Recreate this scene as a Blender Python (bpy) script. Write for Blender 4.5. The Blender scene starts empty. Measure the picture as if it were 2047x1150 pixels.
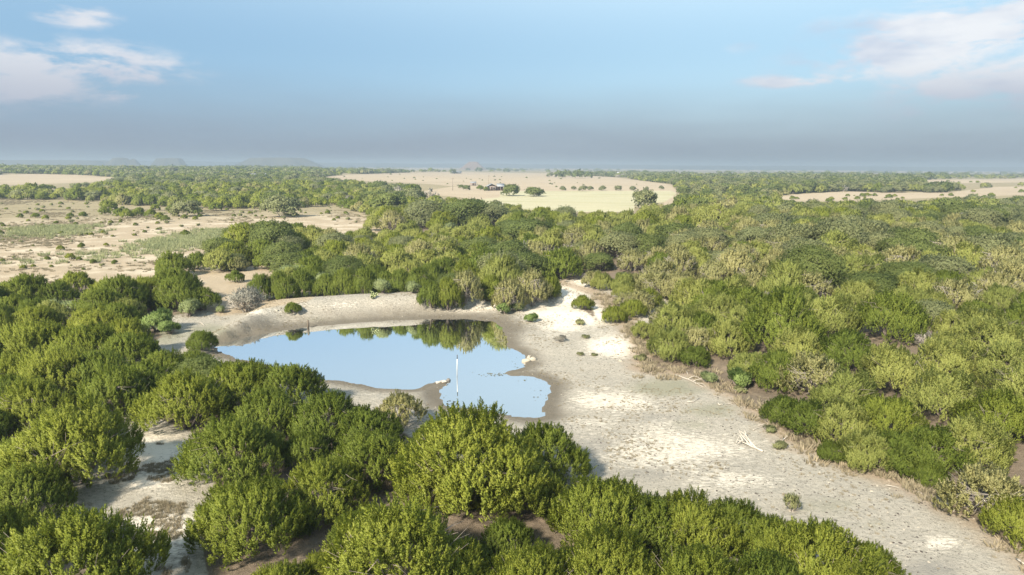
import bpy, math, random
import numpy as np
from mathutils import Matrix, Vector

RNG = np.random.default_rng(7)
random.seed(7)
scene = bpy.context.scene
COL = scene.collection

# ------------------------------------------------------------------ camera
CAM_Z = 17.0
F_PX, CX, CY = 1363.0, 1023.5, 575.0
PITCH, ROLL = math.radians(10.15), math.radians(0.36)
fwd = np.array([0, math.cos(PITCH), -math.sin(PITCH)])
r0 = np.array([1.0, 0, 0]); u0 = np.cross(r0, fwd)
right = math.cos(ROLL) * r0 + math.sin(ROLL) * u0
up = -math.sin(ROLL) * r0 + math.cos(ROLL) * u0
C = np.array([0, 0, CAM_Z])
cd = bpy.data.cameras.new("camera"); cam = bpy.data.objects.new("camera", cd); COL.objects.link(cam)
cd.sensor_width = 36; cd.lens = 36 * F_PX / 2047; cd.clip_start = 0.5; cd.clip_end = 60000
cam.matrix_world = Matrix(((right[0], up[0], -fwd[0], C[0]), (right[1], up[1], -fwd[1], C[1]),
                           (right[2], up[2], -fwd[2], C[2]), (0, 0, 0, 1)))
scene.camera = cam

# ------------------------------------------------------------------ light
SUN_EL, SUN_AZ = math.radians(36), math.radians(214)   # azimuth clockwise from +Y: behind the camera, to the left
sdir = Vector((math.sin(SUN_AZ) * math.cos(SUN_EL), math.cos(SUN_AZ) * math.cos(SUN_EL), math.sin(SUN_EL)))
sl = bpy.data.lights.new("sun", 'SUN'); sl.energy = 4.8; sl.angle = math.radians(5.0); sl.color = (1.0, 0.885, 0.70)
so = bpy.data.objects.new("sun", sl); COL.objects.link(so)
so.rotation_euler = sdir.to_track_quat('Z', 'Y').to_euler()
scene.view_settings.view_transform = 'Standard'; scene.view_settings.look = 'None'
scene.view_settings.gamma = 1; scene.view_settings.use_curve_mapping = False
scene.view_settings.exposure = 1.42
scene.render.engine = 'CYCLES'
cy = scene.cycles
cy.max_bounces = 6; cy.diffuse_bounces = 4; cy.glossy_bounces = 2; cy.transmission_bounces = 3
cy.transparent_max_bounces = 4; cy.volume_bounces = 1; cy.use_denoising = True; cy.denoiser = 'OPENIMAGEDENOISE'; cy.denoising_prefilter = 'ACCURATE'
cy.caustics_reflective = False; cy.caustics_refractive = False
cy.sample_clamp_indirect = 4

class NT:
    """small helper round a node tree"""
    def __init__(s, t): s.t = t
    def n(s, typ, **kw):
        nd = s.t.nodes.new(typ)
        for k, v in kw.items():
            if k.startswith('i_'):
                key = k[2:]
                key = int(key) if key.isdigit() else key.replace('_', ' ')
                nd.inputs[key].default_value = v
            else: setattr(nd, k, v)
        return nd
    def l(s, a, b): s.t.links.new(a, b)
    def val(s, x, sock):
        if isinstance(x, (int, float, tuple)): sock.default_value = x
        else: s.l(x, sock)
    def m(s, op, a, b=None, c=None, clamp=False):
        nd = s.n('ShaderNodeMath', operation=op, use_clamp=clamp)
        s.val(a, nd.inputs[0])
        if b is not None: s.val(b, nd.inputs[1])
        if c is not None: s.val(c, nd.inputs[2])
        return nd.outputs[0]
    def vm(s, op, a, b=None):
        nd = s.n('ShaderNodeVectorMath', operation=op)
        s.val(a, nd.inputs[0])
        if b is not None: s.val(b, nd.inputs[1])
        return nd.outputs['Value'] if op in ('DOT_PRODUCT', 'LENGTH', 'DISTANCE') else nd.outputs[0]
    def mix(s, f, a, b, mode='MIX'):
        nd = s.n('ShaderNodeMix', data_type='RGBA', blend_type=mode)
        s.val(f, nd.inputs[0])
        for x, so_ in ((a, nd.inputs[6]), (b, nd.inputs[7])):
            if isinstance(x, tuple): so_.default_value = (*x[:3], 1)
            else: s.l(x, so_)
        return nd.outputs[2]
    def noise(s, vec, scale, detail=4, rough=0.55, dist=0.0, out=0):
        nd = s.n('ShaderNodeTexNoise'); s.l(vec, nd.inputs['Vector'])
        nd.inputs['Scale'].default_value = scale; nd.inputs['Detail'].default_value = detail
        nd.inputs['Roughness'].default_value = rough; nd.inputs['Distortion'].default_value = dist
        return nd.outputs[out]
    def ss(s, x, a, b):
        nd = s.n('ShaderNodeMapRange', interpolation_type='SMOOTHSTEP', clamp=True)
        s.val(x, nd.inputs[0]); nd.inputs[1].default_value = a; nd.inputs[2].default_value = b
        return nd.outputs[0]

def pxdir(px, py):
    d = right * ((px - CX) / F_PX) + up * (-(py - CY) / F_PX) + fwd
    return d
# ------------------------------------------------------------------ sky
world = bpy.data.worlds.new("World"); scene.world = world; world.use_nodes = True
wt = world.node_tree; wt.nodes.clear(); W = NT(wt)
sky = W.n('ShaderNodeTexSky', sky_type='NISHITA', sun_disc=False)
sky.sun_elevation = SUN_EL; sky.sun_rotation = SUN_AZ; sky.air_density = 1.3; sky.dust_density = 0.4; sky.ozone_density = 2.0
tc = W.n('ShaderNodeTexCoord'); g = tc.outputs['Generated']
sep = W.n('ShaderNodeSeparateXYZ'); W.l(g, sep.inputs[0])
zz = sep.outputs[2]
# clear-sky tone of a late, hazy afternoon: the Nishita sky drawn towards pale blue
base = W.mix(0.75, sky.outputs[0], W.mix(W.ss(zz, .14, .34), (2.85, 4.85, 6.9), (6.8, 8.7, 9.9)))
# distant grey-blue smoke layer lying along the whole horizon
nb = W.noise(W.vm('MULTIPLY', g, (1.5, 1.5, 9.0)), 1.6, 3)
zb = W.m('ADD', zz, W.m('MULTIPLY', W.m('SUBTRACT', nb, 0.5), 0.06))
band = W.m('SUBTRACT', 1.0, W.ss(zb, -0.03, 0.14))
side = W.m('ADD', W.m('MULTIPLY', sep.outputs[0], 0.5), 0.5, clamp=True)
bandcol = W.mix(side, (2.0, 2.2, 2.8), (1.75, 2.05, 2.55))
base = W.mix(1.0, base, W.mix(W.ss(sep.outputs[0], -.55, .45), (.80, .84, .88), (1.12, 1.08, 1.03)), 'MULTIPLY')
col = W.mix(band, base, bandcol)
# clouds: stretched noise, kept to patches
def azel(px, py):
    d = pxdir(px, py); d = d / np.linalg.norm(d); return d
vec = W.vm('MULTIPLY', g, (1.0, 1.0, 3.2))
n1 = W.noise(vec, 5.0, 7, 0.62, 0.35)
n2 = W.noise(vec, 14.0, 5, 0.6, 0.3)
nn = W.m('ADD', W.m('MULTIPLY', n1, 0.65), W.m('MULTIPLY', n2, 0.35))
def patch(px, py, rx, ry, amp):
    d = azel(px, py)
    # local coordinates on the direction sphere: sideways and up
    sx = np.cross(d, (0, 0, 1)); sx /= np.linalg.norm(sx); sy = np.cross(sx, d)
    a = W.m('DIVIDE', W.vm('DOT_PRODUCT', g, tuple(sx)), rx / F_PX)
    b = W.m('DIVIDE', W.vm('DOT_PRODUCT', g, tuple(sy)), ry / F_PX)
    fr = W.m('GREATER_THAN', W.vm('DOT_PRODUCT', g, tuple(d)), 0.5)
    e = W.m('POWER', 2.718, W.m('MULTIPLY', W.m('ADD', W.m('MULTIPLY', a, a), W.m('MULTIPLY', b, b)), -1.0))
    return W.m('MULTIPLY', W.m('MULTIPLY', e, fr), amp)
ps = [patch(180, 128, 170, 38, .40), patch(20, 165, 160, 40, .36), patch(215, 190, 130, 26, .30), patch(150, 25, 75, 26, .30),
      patch(1960, 60, 190, 48, .48), patch(1820, 110, 180, 50, .36), patch(1960, 170, 190, 60, .30), patch(1620, 160, 100, 13, .45),
      patch(1720, 48, 90, 20, .20), patch(1480, 95, 40, 14, .16), patch(2250, 60, 200, 90, .4), patch(-150, 130, 150, 70, .35)]
tot = ps[0]
for p in ps[1:]: tot = W.m('MAXIMUM', tot, p)
wide = W.ss(W.noise(g, 1.3, 2), 0.52, 0.8)      # loose cloud elsewhere, above the frame too
wide = W.m('MULTIPLY', wide, W.m('MULTIPLY', W.ss(zz, 0.3, 0.6), 0.3))
tot = W.m('MAXIMUM', tot, wide)
dens = W.ss(W.m('MULTIPLY', tot, W.m('ADD', 1.0, W.m('MULTIPLY', W.m('SUBTRACT', nn, 0.5), 8.0))), 0.07, 0.36)
shade = W.ss(W.noise(W.vm('ADD', vec, (0.0, 0.0, 0.10)), 5.0, 4), 0.42, 0.66)
ccol = W.mix(shade, (7.4, 7.3, 7.4), (4.5, 4.9, 5.9))
ccol = W.mix(W.ss(zz, 0.14, 0.06), ccol, (3.9, 4.1, 4.9))
# left clouds stand in the same smoke: duller
ccol = W.mix(W.m('MULTIPLY', W.ss(sep.outputs[0], 0.0, -0.6), 0.38), ccol, (4.6, 4.75, 5.3))
col = W.mix(W.m('MULTIPLY', dens, 0.84), col, ccol)
bg = W.n('ShaderNodeBackground'); W.l(col, bg.inputs[0]); bg.inputs[1].default_value = 0.05
wo = W.n('ShaderNodeOutputWorld'); W.l(bg.outputs[0], wo.inputs[0])

# ------------------------------------------------------------------ helpers
def project(P):
    P = np.asarray(P, float).reshape(-1, 3) - C
    z = P @ fwd
    zs = np.where(z > 0.1, z, np.nan)
    return CX + F_PX * (P @ right) / zs, CY - F_PX * (P @ up) / zs, z
def inpoly(x, y, poly):
    res = np.zeros(len(x), bool); n = len(poly)
    for i in range(n):
        x1, y1 = poly[i]; x2, y2 = poly[(i + 1) % n]
        c = (y1 > y) != (y2 > y)
        with np.errstate(all='ignore'):
            xi = (x2 - x1) * (y - y1) / (y2 - y1 + 1e-12) + x1
        res ^= c & (x < xi)
    return res
def seg_dist(x, y, pts, closed=False):
    best = np.full(len(x), 1e9); pts = list(pts)
    if closed: pts = pts + [pts[0]]
    for (x1, y1), (x2, y2) in zip(pts[:-1], pts[1:]):
        dx, dy = x2 - x1, y2 - y1
        t = np.clip(((x - x1) * dx + (y - y1) * dy) / (dx * dx + dy * dy + 1e-9), 0, 1)
        best = np.minimum(best, np.hypot(x - x1 - t * dx, y - y1 - t * dy))
    return best
def sstep(x, a, b):
    t = np.clip((x - a) / (b - a), 0, 1); return t * t * (3 - 2 * t)
def unproj(px, py, z=0.0):
    d = pxdir(px, py); t = (z - CAM_Z) / d[2]; P = C + t * d; return P[0], P[1]

def vnoise(x, y, s, seed=0):
    """cheap smooth value noise in -1..1"""
    x = x / s; y = y / s
    xi = np.floor(x).astype(np.int64); yi = np.floor(y).astype(np.int64); fx = x - xi; fy = y - yi
    def h(a, b):
        n = (a * 374761393 + b * 668265263 + seed * 974711) & 0x7fffffff
        n = ((n ^ (n >> 13)) * 1274126177) & 0x7fffffff
        return ((n ^ (n >> 16)) & 0xffff) / 32767.5 - 1
    fx = fx * fx * (3 - 2 * fx); fy = fy * fy * (3 - 2 * fy)
    return (h(xi, yi) * (1 - fx) + h(xi + 1, yi) * fx) * (1 - fy) + (h(xi, yi + 1) * (1 - fx) + h(xi + 1, yi + 1) * fx) * fy

# ------------------------------------------------------------------ layout traced on the ground
SHORE_PX = [(428,695),(437,688),(470,680),(510,670),(560,662),(616,655),(700,647),(780,641),(860,639),(930,639),(985,643),(1003,655),
 (1012,675),(1016,694),(1035,702),(1050,715),(1053,727),(1042,736),(1018,743),(1011,747),(1025,751),(1045,751),(1068,753),(1090,762),
 (1102,772),(1098,785),(1090,800),(1085,815),(1095,832),(1064,837),(1020,829),(966,818),(920,815),(888,810),(879,794),(877,779),(898,764),(888,761),
 (869,765),(830,778),(791,779),(751,775),(720,767),(673,761),(642,757),(600,745),(560,735),(500,722),(460,712),(435,703)]
SHORE = [unproj(*p) for p in SHORE_PX]
DAM = [unproj(x, y, 1.8) for x, y in [(400,650),(470,621),(510,609),(560,602),(640,596),(700,592),(830,587),(930,582),(1030,578),(1100,574)]]
RBANK = [unproj(x, y, .5) for x, y in [(1100,560),(1200,590),(1290,690),(1290,735),(1400,750),(1440,775),(1500,805),(1560,850),(1590,880),(1700,925),(1830,975),(1960,1040),(2080,1125),(2300,1300)]]

def height(x, y):
    x = np.asarray(x, float); y = np.asarray(y, float)
    shp = x.shape; x = x.ravel(); y = y.ravel()
    r = np.hypot(x, y)
    h = np.full(len(x), 0.55)
    nr = r < 160
    xs, ys = x[nr], y[nr]
    d = seg_dist(xs, ys, SHORE, True); ins = inpoly(xs, ys, SHORE)
    d = np.maximum(d + (vnoise(xs, ys, 1.1, 15) * .28 + vnoise(xs, ys, .45, 16) * .14) * np.where(ins, -1, 1), 0)
    out = np.where(d < 3, d * 0.075, 0.225 + (d - 3) * 0.03); out = np.minimum(out, 0.6)
    hh = np.where(ins, -np.minimum(d * 0.12, 0.7), out)
    rough = vnoise(xs, ys, 2.2, 1) * 0.05 + vnoise(xs, ys, 0.9, 2) * 0.025 + vnoise(xs, ys, 7, 3) * 0.10
    hh = hh + rough * sstep(np.where(ins, -d, d), 0.1, 3)
    dd = seg_dist(xs, ys, DAM)
    dam = 1 - sstep(dd + vnoise(xs, ys, 1.5, 5) * 0.25, 0.7, 5.0)
    dam *= sstep(xs, DAM[0][0] - 1, DAM[3][0])
    base = hh + (1.85 - hh) * dam * np.where(ins, 0, 1) * sstep(d, 0, 2.0)
    # right bank rises under the wood
    rb = seg_dist(xs, ys, RBANK)
    # which side: compare x with the bank line at the same y
    ry = np.array([p[1] for p in RBANK])[::-1]; rx = np.array([p[0] for p in RBANK])[::-1]
    side_ = xs > np.interp(ys, ry, rx)
    base = base + np.where(side_, 2.0 * sstep(rb, 0.5, 22), 0)
    h[nr] = base * (1 - sstep(xs * 0 + r[nr], 130, 160)) + (0.55 + np.where(side_, 2.0 * sstep(rb, 0.5, 22), 0)) * sstep(r[nr], 130, 160)
    far = ~nr
    sd = (x[far] > 20) * 2.0 * sstep(x[far], 20, 45) * (1 - sstep(r[far], 160, 330))
    h[far] = 0.55 + sd
    h += vnoise(x, y, 90, 8) * 1.0 * sstep(r, 110, 260)
    az = np.arctan2(x, np.maximum(y, 1e-3))
    h += (7.0 - 5.5 * sstep(az, -0.3, 0.15) + 3.0 * sstep(az, 0.25, 0.55)) * (.75 - .35 * sstep(az, -.35, -.1)) * sstep(r, 480, 1300) * (1 - sstep(r, 1500, 2600))
    h += vnoise(x, y, 420, 9) * 1.6 * sstep(r, 500, 1200) * (1 - sstep(r, 4000, 6000))
    h -= 4 * sstep(r, 1500, 2600) * (1 - sstep(r, 5000, 9000))
    return h.reshape(shp)
def h1(x, y): return float(height(np.array([x]), np.array([y]))[0])
def ground_at(px, py, tmax=4000):
    d = pxdir(px, py)
    t = np.geomspace(15, tmax, 900); P = C + t[:, None] * d
    z = P[:, 2] - height(P[:, 0], P[:, 1])
    k = np.argmax(z < 0) if (z < 0).any() else len(t) - 1
    if k > 0:
        a, b = t[k - 1], t[k]
        for _ in range(12):
            m = (a + b) / 2; Q = C + m * d
            if Q[2] - h1(Q[0], Q[1]) < 0: b = m
            else: a = m
        t0 = b
    else: t0 = t[0]
    Q = C + t0 * d
    return Q[0], Q[1], h1(Q[0], Q[1])

OPEN = dict(
 bed=[(300,650),(352,630),(400,622),(470,610),(560,598),(700,588),(830,582),(835,612),(880,622),(930,614),(1000,608),(1090,592),(1108,562),(1165,558),
  (1178,590),(1160,612),(1190,640),(1215,655),(1290,690),(1275,720),(1290,735),(1340,740),(1400,752),(1440,778),(1500,808),(1560,852),(1590,885),(1640,908),
  (1700,928),(1760,948),(1830,978),(1900,1003),(1960,1045),(2047,1105),(2200,1200),(2200,1400),(1840,1300),(1820,1150),(1800,1110),(1740,1070),(1650,1030),(1590,1030),(1500,1010),
  (1420,985),(1340,965),(1260,940),(1200,940),(1170,920),(1130,870),(1100,845),(1000,812),(900,800),(870,820),(840,850),(820,800),(760,785),(700,790),(650,765),
  (640,745),(600,720),(540,712),(470,720),(400,714),(345,690)],
 clearing=[(258,872),(290,875),(352,898),(345,950),(382,990),(362,1040),(360,1080),(398,1200),(330,1200),(300,1110),(240,1050),(200,1020),(112,990),(200,955),(262,912)],
 gap=[(725,945),(790,925),(812,932),(785,980),(725,985)],
 pasture=[(-60,399),(130,400),(200,405),(250,412),(430,418),(560,420),(640,414),(668,412),(700,425),(750,440),(670,452),(610,440),(520,436),(470,455),(432,480),(395,505),(330,512),(312,540),(290,550),
  (180,553),(120,572),(60,550),(-60,548)],
 strip=[(385,540),(430,545),(560,543),(550,556),(455,570),(448,582),(405,560)],
 farleft=[(-60,352),(60,348),(150,350),(262,357),(205,363),(140,366),(-60,372)],
 plain=[(620,357),(690,350),(800,346),(900,344),(1100,347),(1230,355),(1345,370),(1350,384),(1300,388),(900,372),(860,368),(760,363)],
 meadow=[(812,388),(900,374),(1340,374),(1352,386),(1330,402),(1270,408),(1268,421),(1150,419),(1030,412),(1000,405),(900,392)],
 farright=[(1545,396),(1585,389),(1700,383),(1760,386),(1900,385),(1990,374),(2100,372),(2100,388),(1880,395),(1750,400),(1605,403)],
 farright2=[(1840,360),(2100,357),(2100,364),(1850,367)],
 lane=[(455,347),(480,346),(485,348),(455,349)],
 path=[(1335,385),(1352,388),(1345,412),(1325,412)],
)
OPEN_PAD = {k: v for k, v in OPEN.items()}

# ------------------------------------------------------------------ materials
def newmat(name):
    m = bpy.data.materials.new(name); m.use_nodes = True; m.node_tree.nodes.clear()
    N = NT(m.node_tree); out = N.n('ShaderNodeOutputMaterial'); return m, N, out
def foliage(name, c1, c2, trans=0.45, rough=0.55, hue=0.4):
    m, N, out = newmat(name)
    at = N.n('ShaderNodeAttribute', attribute_name='tone'); t = at.outputs['Fac']
    oi = N.n('ShaderNodeObjectInfo'); r = oi.outputs['Random']
    c = N.mix(t, c1, c2)
    dk = tuple(x * 0.8 for x in c1)
    c = N.mix(N.m('MULTIPLY', r, hue), c, (dk[0] * 0.85, dk[1], dk[2]))
    geo = N.n('ShaderNodeNewGeometry')
    p = N.n('ShaderNodeBsdfPrincipled'); N.l(c, p.inputs['Base Color']); p.inputs['Roughness'].default_value = rough
    p.inputs['Specular IOR Level'].default_value = 0.25
    tr = N.n('ShaderNodeBsdfTranslucent'); N.l(c, tr.inputs[0])
    mx = N.n('ShaderNodeMixShader'); mx.inputs[0].default_value = trans
    N.l(p.outputs[0], mx.inputs[1]); N.l(tr.outputs[0], mx.inputs[2]); N.l(mx.outputs[0], out.inputs[0])
    return m
def plain(name, c, rough=0.85, var=0.25, scale=6.0, bump=0.0):
    m, N, out = newmat(name)
    tc_ = N.n('ShaderNodeTexCoord'); v = tc_.outputs['Object']
    n_ = N.noise(v, scale, 5)
    cc = N.mix(n_, tuple(x * (1 - var) for x in c), tuple(min(1, x * (1 + var)) for x in c))
    p = N.n('ShaderNodeBsdfPrincipled'); N.l(cc, p.inputs['Base Color']); p.inputs['Roughness'].default_value = rough
    p.inputs['Specular IOR Level'].default_value = 0.2
    if bump:
        b = N.n('ShaderNodeBump'); b.inputs['Strength'].default_value = bump; b.inputs['Distance'].default_value = 0.05
        N.l(n_, b.inputs['Height']); N.l(b.outputs[0], p.inputs['Normal'])
    N.l(p.outputs[0], out.inputs[0]); return m
M_OLIVE = foliage('juniper_olive', (0.175, 0.220, 0.026), (0.330, 0.360, 0.060))
M_LIGHT = foliage('juniper_light', (0.235, 0.275, 0.065), (0.395, 0.410, 0.125))
M_GREEN = foliage('juniper_green', (0.118, 0.168, 0.022), (0.240, 0.285, 0.046))
M_THIN = foliage('juniper_thin', (0.28, 0.28, 0.11), (0.42, 0.40, 0.19))
M_OAK = foliage('oak_leaves', (0.205, 0.225, 0.105), (0.320, 0.335, 0.165))
M_OAKG = foliage('oak_leaves_green', (0.135, 0.175, 0.050), (0.235, 0.270, 0.085))
M_PALE = foliage('pale_shrub_leaves', (0.24, 0.29, 0.13), (0.36, 0.41, 0.20))
M_LIME = foliage('lime_shrub_leaves', (0.19, 0.27, 0.08), (0.31, 0.39, 0.13))
M_SAGE = foliage('grey_shrub_leaves', (0.30, 0.29, 0.25), (0.46, 0.44, 0.39))
M_GRASS = foliage('dry_grass', (0.22, 0.185, 0.125), (0.33, 0.28, 0.20), 0.3, 0.8)
M_WEED = foliage('weed_leaves', (0.24, 0.26, 0.13), (0.33, 0.34, 0.19), 0.3, 0.8)
M_BARK = plain('bark', (0.20, 0.17, 0.15), 0.9, 0.35, 14)
M_TWIG = plain('grey_twigs', (0.30, 0.27, 0.25), 0.9, 0.3, 9)
M_DEAD = plain('bleached_wood', (0.38, 0.35, 0.31), 0.85, 0.3, 14)
M_ROCK = plain('limestone', (0.33, 0.30, 0.25), 0.9, 0.25, 4, 0.4)
M_STONE = plain('dark_stone', (0.06, 0.05, 0.045), 0.9, 0.3, 4)

# ------------------------------------------------------------------ mesh building
def mesh_from(name, V, F, mats, attr=None, midx=None, smooth=False):
    me = bpy.data.meshes.new(name)
    V = np.asarray(V, np.float32); F = np.asarray(F, np.int32)
    me.vertices.add(len(V)); me.vertices.foreach_set('co', V.ravel())
    k = F.shape[1]
    me.loops.add(F.size); me.loops.foreach_set('vertex_index', F.ravel())
    me.polygons.add(len(F)); me.polygons.foreach_set('loop_start', np.arange(0, F.size, k, dtype=np.int32))
    me.polygons.foreach_set('loop_total', np.full(len(F), k, np.int32))
    for m in mats: me.materials.append(m)
    if midx is not None: me.polygons.foreach_set('material_index', np.asarray(midx, np.int32))
    if smooth: me.polygons.foreach_set('use_smooth', np.ones(len(F), bool))
    me.update(calc_edges=True)
    if attr is not None:
        if 'tone' in attr and NRM:
            nv = NRM.popitem()[1]
            if len(nv) < len(V): nv = np.vstack([nv, np.zeros((len(V) - len(nv), 3))])
            me.normals_split_custom_set_from_vertices(nv.tolist())
        for k_, v_ in attr.items():
            a = me.attributes.new(k_, 'FLOAT', 'POINT'); a.data.foreach_set('value', np.asarray(v_, np.float32))
    return me
def norm(a): return a / (np.linalg.norm(a, axis=-1, keepdims=True) + 1e-9)

NRM = {}
def crown_data(seed, R, H, style='juniper', sprays=330, tufts=12, blades=12, L=0.32, Wd=0.15, bl=0.11, bw=0.045, fill=0.9, layers=2):
    """A crown: lobes > sprays > upright tufts > leaf blades. Returns verts, tris, tone per vertex."""
    g = np.random.default_rng(seed)
    lob = []
    if style == 'juniper':
        lob.append((0, 0, H * .42, R * .60, R * .60, H * .44))
        for i in range(9):
            a = i * 2 * math.pi / 9 + g.uniform(-.3, .3); rr = R * g.uniform(.44, .70); s = R * g.uniform(.26, .42)
            lob.append((rr * math.cos(a), rr * math.sin(a), H * g.uniform(.16, .42), s, s, H * g.uniform(.26, .38)))
        for i in range(7):
            a = g.uniform(0, 6.28); rr = R * g.uniform(.15, .48); s = R * g.uniform(.18, .30)
            lob.append((rr * math.cos(a), rr * math.sin(a), H * g.uniform(.52, .74), s, s, H * g.uniform(.18, .30)))
        upw = 1.25
    elif style == 'oak':
        lob.append((0, 0, H * .48, R * .66, R * .66, H * .42))
        for i in range(11):
            a = i * 2 * math.pi / 11 * 1.6 + g.uniform(-.3, .3); rr = R * g.uniform(.35, .68); s = R * g.uniform(.26, .40)
            lob.append((rr * math.cos(a), rr * math.sin(a), H * g.uniform(.18, .66), s, s, H * g.uniform(.20, .28)))
        upw = 0.3
    else:  # shrub: fan of upright plumes
        for i in range(7):
            a = g.uniform(0, 6.28); rr = R * g.uniform(.15, .6); s = R * g.uniform(.28, .42)
            lob.append((rr * math.cos(a), rr * math.sin(a), H * g.uniform(.42, .66), s, s, H * g.uniform(.26, .36)))
        upw = 1.2
    if style == 'shrub': sprays = int(sprays * .42); layers = 1
    lob = np.array(lob)
    w = lob[:, 3] * (lob[:, 3] + lob[:, 5]); w /= w.sum()
    # sprays on the union surface
    n = sprays * 6
    li = g.choice(len(lob), n, p=w); D = norm(g.normal(size=(n, 3)))
    D[:, 2] = np.where(D[:, 2] < -0.3, -D[:, 2], D[:, 2])
    Lb = lob[li]; S = Lb[:, :3] + D * Lb[:, 3:] * (1 + np.clip(g.normal(0, .07, (n, 1)), -.12, .2))
    ok = S[:, 2] > 0.02 * H
    for j in range(len(lob)):
        q = ((S - lob[j, :3]) / (lob[j, 3:] * .94)); ok &= ~(((q ** 2).sum(1) < 1) & (li != j))
    S = S[ok]; Nn = norm(D[ok] / Lb[ok][:, 3:])
    S = S[:sprays]; Nn = Nn[:sprays]
    keep = g.random(len(S)) < fill; S = S[keep]; Nn = Nn[keep]
    # thickening layers below the surface so that nothing shines through
    if layers > 1:
        m = g.random(len(S)) < 0.55
        S2 = np.array([0, 0, H * .4]) + (S[m] - np.array([0, 0, H * .4])) * g.uniform(.68, .88, (m.sum(), 1))
        S = np.vstack([S, S2]); Nn = np.vstack([Nn, Nn[m]])
    ns = len(S); stone = g.random(ns)
    # tufts round each spray
    sr = R * 0.085
    T = np.repeat(S, tufts, 0) + g.normal(0, 1, (ns * tufts, 3)) * np.array([sr, sr, sr * (1.7 if style == 'juniper' else .9)])
    off = T - np.repeat(S, tufts, 0)
    A = norm(np.repeat(Nn, tufts, 0) * .6 + np.array([0, 0, upw]) + g.normal(0, .22, (ns * tufts, 3)) + off / (sr * 3))
    if style == 'oak': A = norm(np.repeat(Nn, tufts, 0) * .8 + g.normal(0, .6, (ns * tufts, 3)) + np.array([0, 0, .3]))
    if style == 'juniper':   # each spray is an upright pointed plume
        ax = norm(Nn * .45 + np.array([0, 0, 1.0]) + g.normal(0, .16, Nn.shape)); pl = R * g.uniform(.15, .27, (ns, 1))
        tt = np.tile((np.arange(tufts) + .5) / tufts, ns)[:, None]; axr = np.repeat(ax, tufts, 0)
        rd = g.normal(size=(ns * tufts, 3)); rd = norm(rd - (rd * axr).sum(1, keepdims=True) * axr)
        T = np.repeat(S, tufts, 0) + axr * np.repeat(pl, tufts, 0) * (tt * 1.25 - .45) + rd * R * .052 * (1.08 - tt) ** .8 * g.uniform(.5, 1.2, (ns * tufts, 1))
        A = norm(axr * 1.0 + rd * .45 * (1.1 - tt) + g.normal(0, .12, (ns * tufts, 3))); off = tt
    T = T - A * L * 0.4
    nt = len(T); LL = L * g.uniform(.6, 1.35, (nt, 1)); tone = np.clip(np.repeat(stone, tufts) * .5 + g.random(nt) * .4 + (.22 * off[:, 0] - .05 if style == 'juniper' else 0), 0, 1)
    # blades
    nb = nt * blades
    T = np.repeat(T, blades, 0); A = np.repeat(A, blades, 0); LL = np.repeat(LL, blades, 0); tn = np.repeat(tone, blades)
    s = np.tile((np.arange(blades) + .5) / blades, nt)[:, None] * g.uniform(.85, 1.1, (nb, 1))
    Rd = g.normal(size=(nb, 3)); Rd = norm(Rd - (Rd * A).sum(1, keepdims=True) * A)
    wid = Wd * np.clip(1.05 - s, .12, 1) ** .8
    P = T + A * LL * s + Rd * wid * .45
    if style == 'oak':
        P = T + norm(g.normal(size=(nb, 3))) * Wd * g.random((nb, 1)) ** .5
        Dr = norm(g.normal(size=(nb, 3)) + A * .5); Rd = norm(np.cross(Dr, g.normal(size=(nb, 3))))
        side_ = Rd
    else:
        Dr = norm(A * .95 + Rd * .55 + g.normal(0, .15, (nb, 3))); side_ = norm(np.cross(Dr, Rd))
    b_l = bl * g.uniform(.7, 1.3, (nb, 1)); b_w = bw * g.uniform(.7, 1.3, (nb, 1))
    V = np.empty((nb, 3, 3)); V[:, 0] = P - side_ * b_w * .5 - Dr * b_l * .3; V[:, 1] = P + side_ * b_w * .5 - Dr * b_l * .3; V[:, 2] = P + Dr * b_l * .7
    # leaves look outwards from the crown: wind them so and bend their normals towards it
    out_ = norm(Rd * .55 + norm((P - np.array([0, 0, H * .25])) / np.array([R, R, H])) * .75 + np.array([0, 0, .25]))
    gn = np.cross(V[:, 1] - V[:, 0], V[:, 2] - V[:, 0]); fl = (gn * out_).sum(1) < 0
    V[fl] = V[fl][:, [1, 0, 2]]
    V = V.reshape(-1, 3)
    zt = np.percentile(V[:, 2], 99.3); rt = np.percentile(np.hypot(V[:, 0], V[:, 1]), 98.5)
    V *= np.array([R / rt, R / rt, H / zt]); V[:, 2] = np.maximum(V[:, 2], 0.02)
    F = np.arange(nb * 3).reshape(-1, 3)
    tv = np.repeat(np.clip(tn + g.normal(0, .08, nb), 0, 1), 3)
    NRM[len(V)] = np.repeat(out_, 3, 0)
    return V, F, tv

def tube(path, radii, seg=5):
    V = []; F = []
    path = np.asarray(path, float)
    for i, (p, r) in enumerate(zip(path, radii)):
        t = norm((path[min(i + 1, len(path) - 1)] - path[max(i - 1, 0)])[None])[0]
        a = np.array([0, 0, 1.]) if abs(t[2]) < .9 else np.array([1., 0, 0])
        u = norm(np.cross(t, a)[None])[0]; v = np.cross(t, u)
        for k in range(seg):
            an = 2 * math.pi * k / seg; V.append(p + r * (math.cos(an) * u + math.sin(an) * v))
    for i in range(len(path) - 1):
        for k in range(seg):
            a = i * seg + k; b = i * seg + (k + 1) % seg; F.append((a, b, b + seg)); F.append((a, b + seg, a + seg))
    n0 = (len(path) - 1) * seg
    for k in range(1, seg - 1): F.append((n0, n0 + k, n0 + k + 1)); F.append((0, k + 1, k))
    return np.array(V), np.array(F)
def join(parts):
    V = []; F = []; o = 0
    for v, f in parts: V.append(v); F.append(np.asarray(f) + o); o += len(v)
    return np.vstack(V), np.vstack(F)
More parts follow.
